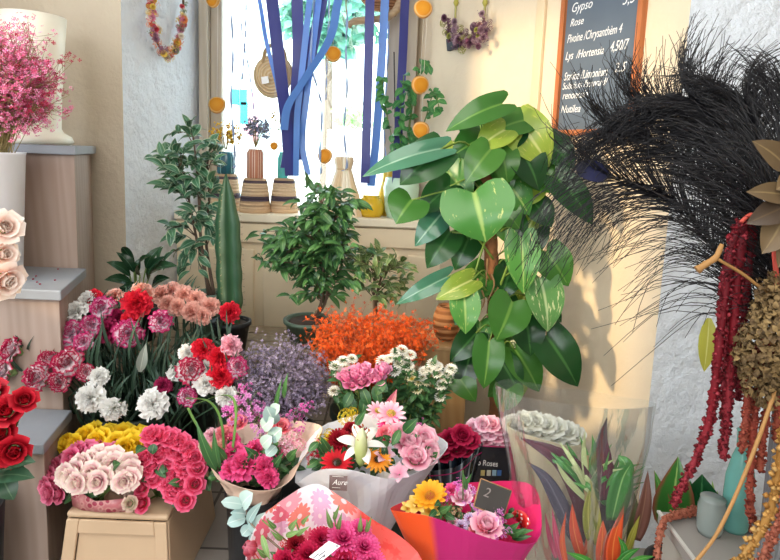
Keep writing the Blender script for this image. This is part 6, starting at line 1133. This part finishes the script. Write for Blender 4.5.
t = thing('tan_amaranth', 'tan beaded amaranth rope curling down across the table edge in front', 'dried flowers', at(779, 470, 1.0))
tassel(t, [(786, 420), (779, 470), (770, 510), (754, 542), (734, 566), (715, 580)], 7.5, 2, 1.0, beads=.5)
t = thing('coral_amaranth', 'coral beaded amaranth end at the lowest corner beside the tan rope', 'dried flowers', at(784, 500, .98)); tassel(t, [(792, 480), (783, 515), (768, 545), (758, 570)], 7, 3, .98, beads=.5)
t = thing('dried_flower_head', 'big crumpled tan dried flower head beside the crimson tassels', 'dried flowers', VTOP + Vector((0.015, -.01, -.1)))
mb = MB(); tube(mb, [VTOP + Vector((0.015, -.01, -.1)), VTOP + Vector((.01, -.01, .05)), at(768, 340, 1.07)], .004, 7, .004, 14); mb.build('stalk', TAN, t)
mb = MB()
for _ in range(1300):
    d = Vector((rng.gauss(0, 1), rng.gauss(0, 1), rng.gauss(0, 1))).normalized(); c_ = at(769 + 5 * math.sin(d.z * 4), 342, 1.06) + Vector((d.x * .044, d.y * .044, d.z * .118)) * rng.uniform(.6, 1.05); e = c_ + Vector((rng.gauss(0, 1), rng.gauss(0, 1), rng.gauss(0, 1))).normalized() * .014; leaf(mb, c_, e, .010, d, 'oval', .5, .3, 3, 0, None, 1, .3)
mb.build('petals', leaf_mat('tan_florets', '#5e4a30', '#92784c', None, rough=.8), t)
t = thing('brown_leaf_branch', 'branch of broad brown preserved leaves in front of the dark feathers', 'branch', VTOP + Vector((.02, .01, -.1)))
mb = MB(); tube(mb, [VTOP + Vector((.02, .01, -.1)), VTOP + Vector((.02, 0, .05)), at(792, 300, 1.1), at(790, 220, 1.08), at(782, 160, 1.07)], .004, 7, .003, 24); mb.build('stalk', TAN, t)
BLF = [leaf_mat('brown_magnolia', '#5c4a32', '#6e5a3c', '#84704c', rough=.5), leaf_mat('dark_magnolia', '#35291f', '#443527', '#58462f', rough=.5)]
for A, B, w_, m in (((786, 168), (752, 141), 26, 0), ((788, 196), (746, 192), 22, 0), ((788, 205), (746, 224), 26, 1), ((785, 215), (762, 254), 32, 0), ((790, 180), (776, 190), 20, 0), ((784, 150), (790, 130), 20, 1), ((790, 230), (778, 268), 20, 0)): bleaf(t, A, B, w_, 1.08, BLF[m], 'oval', (-.2, -1, .3), -.02, .2, .1)
t = thing('dry_twig', 'bare tan twig and long bent stalk crossing in front of the grey table', 'twig', VTOP + Vector((0, -.015, -.05)))
mb = MB(); tube(mb, [VTOP + Vector((0, -.015, -.05)), at(778, 385, 1.06), at(772, 400, 1.03), at(758, 440, 1.0), at(738, 490, .97), at(716, 535, .94), at(692, 566, .92)], .0042, 8, .003, 30, .08); mb.build('stalk', TAN, t)
mb = MB(); tube(mb, [VTOP + Vector((0, -.015, -.02)), at(775, 310, 1.08), at(752, 281, 1.07), at(716, 258, 1.06)], .003, 7, .003, 20); tube(mb, [at(697, 270, 1.06), at(706, 264, 1.06), at(716, 257, 1.06), at(722, 244, 1.06)], .0075, 8, .004, 12, .15); mb.build('side_twig', TAN, t)
mb = MB(); leaf(mb, at(709, 318, 1.20), at(704, 372, 1.20), .036, (-.3, -1, .1), 'oval', .15, .06); t = mb.build('yellow_leaf', leaf_mat('yellow_green_leaf', '#a0a03a', '#b4b04a', '#c8c878'), None, loc=at(709, 318, 1.2)); tag(t, 'single yellow-green leaf hanging beside the crimson tassels', 'leaf')
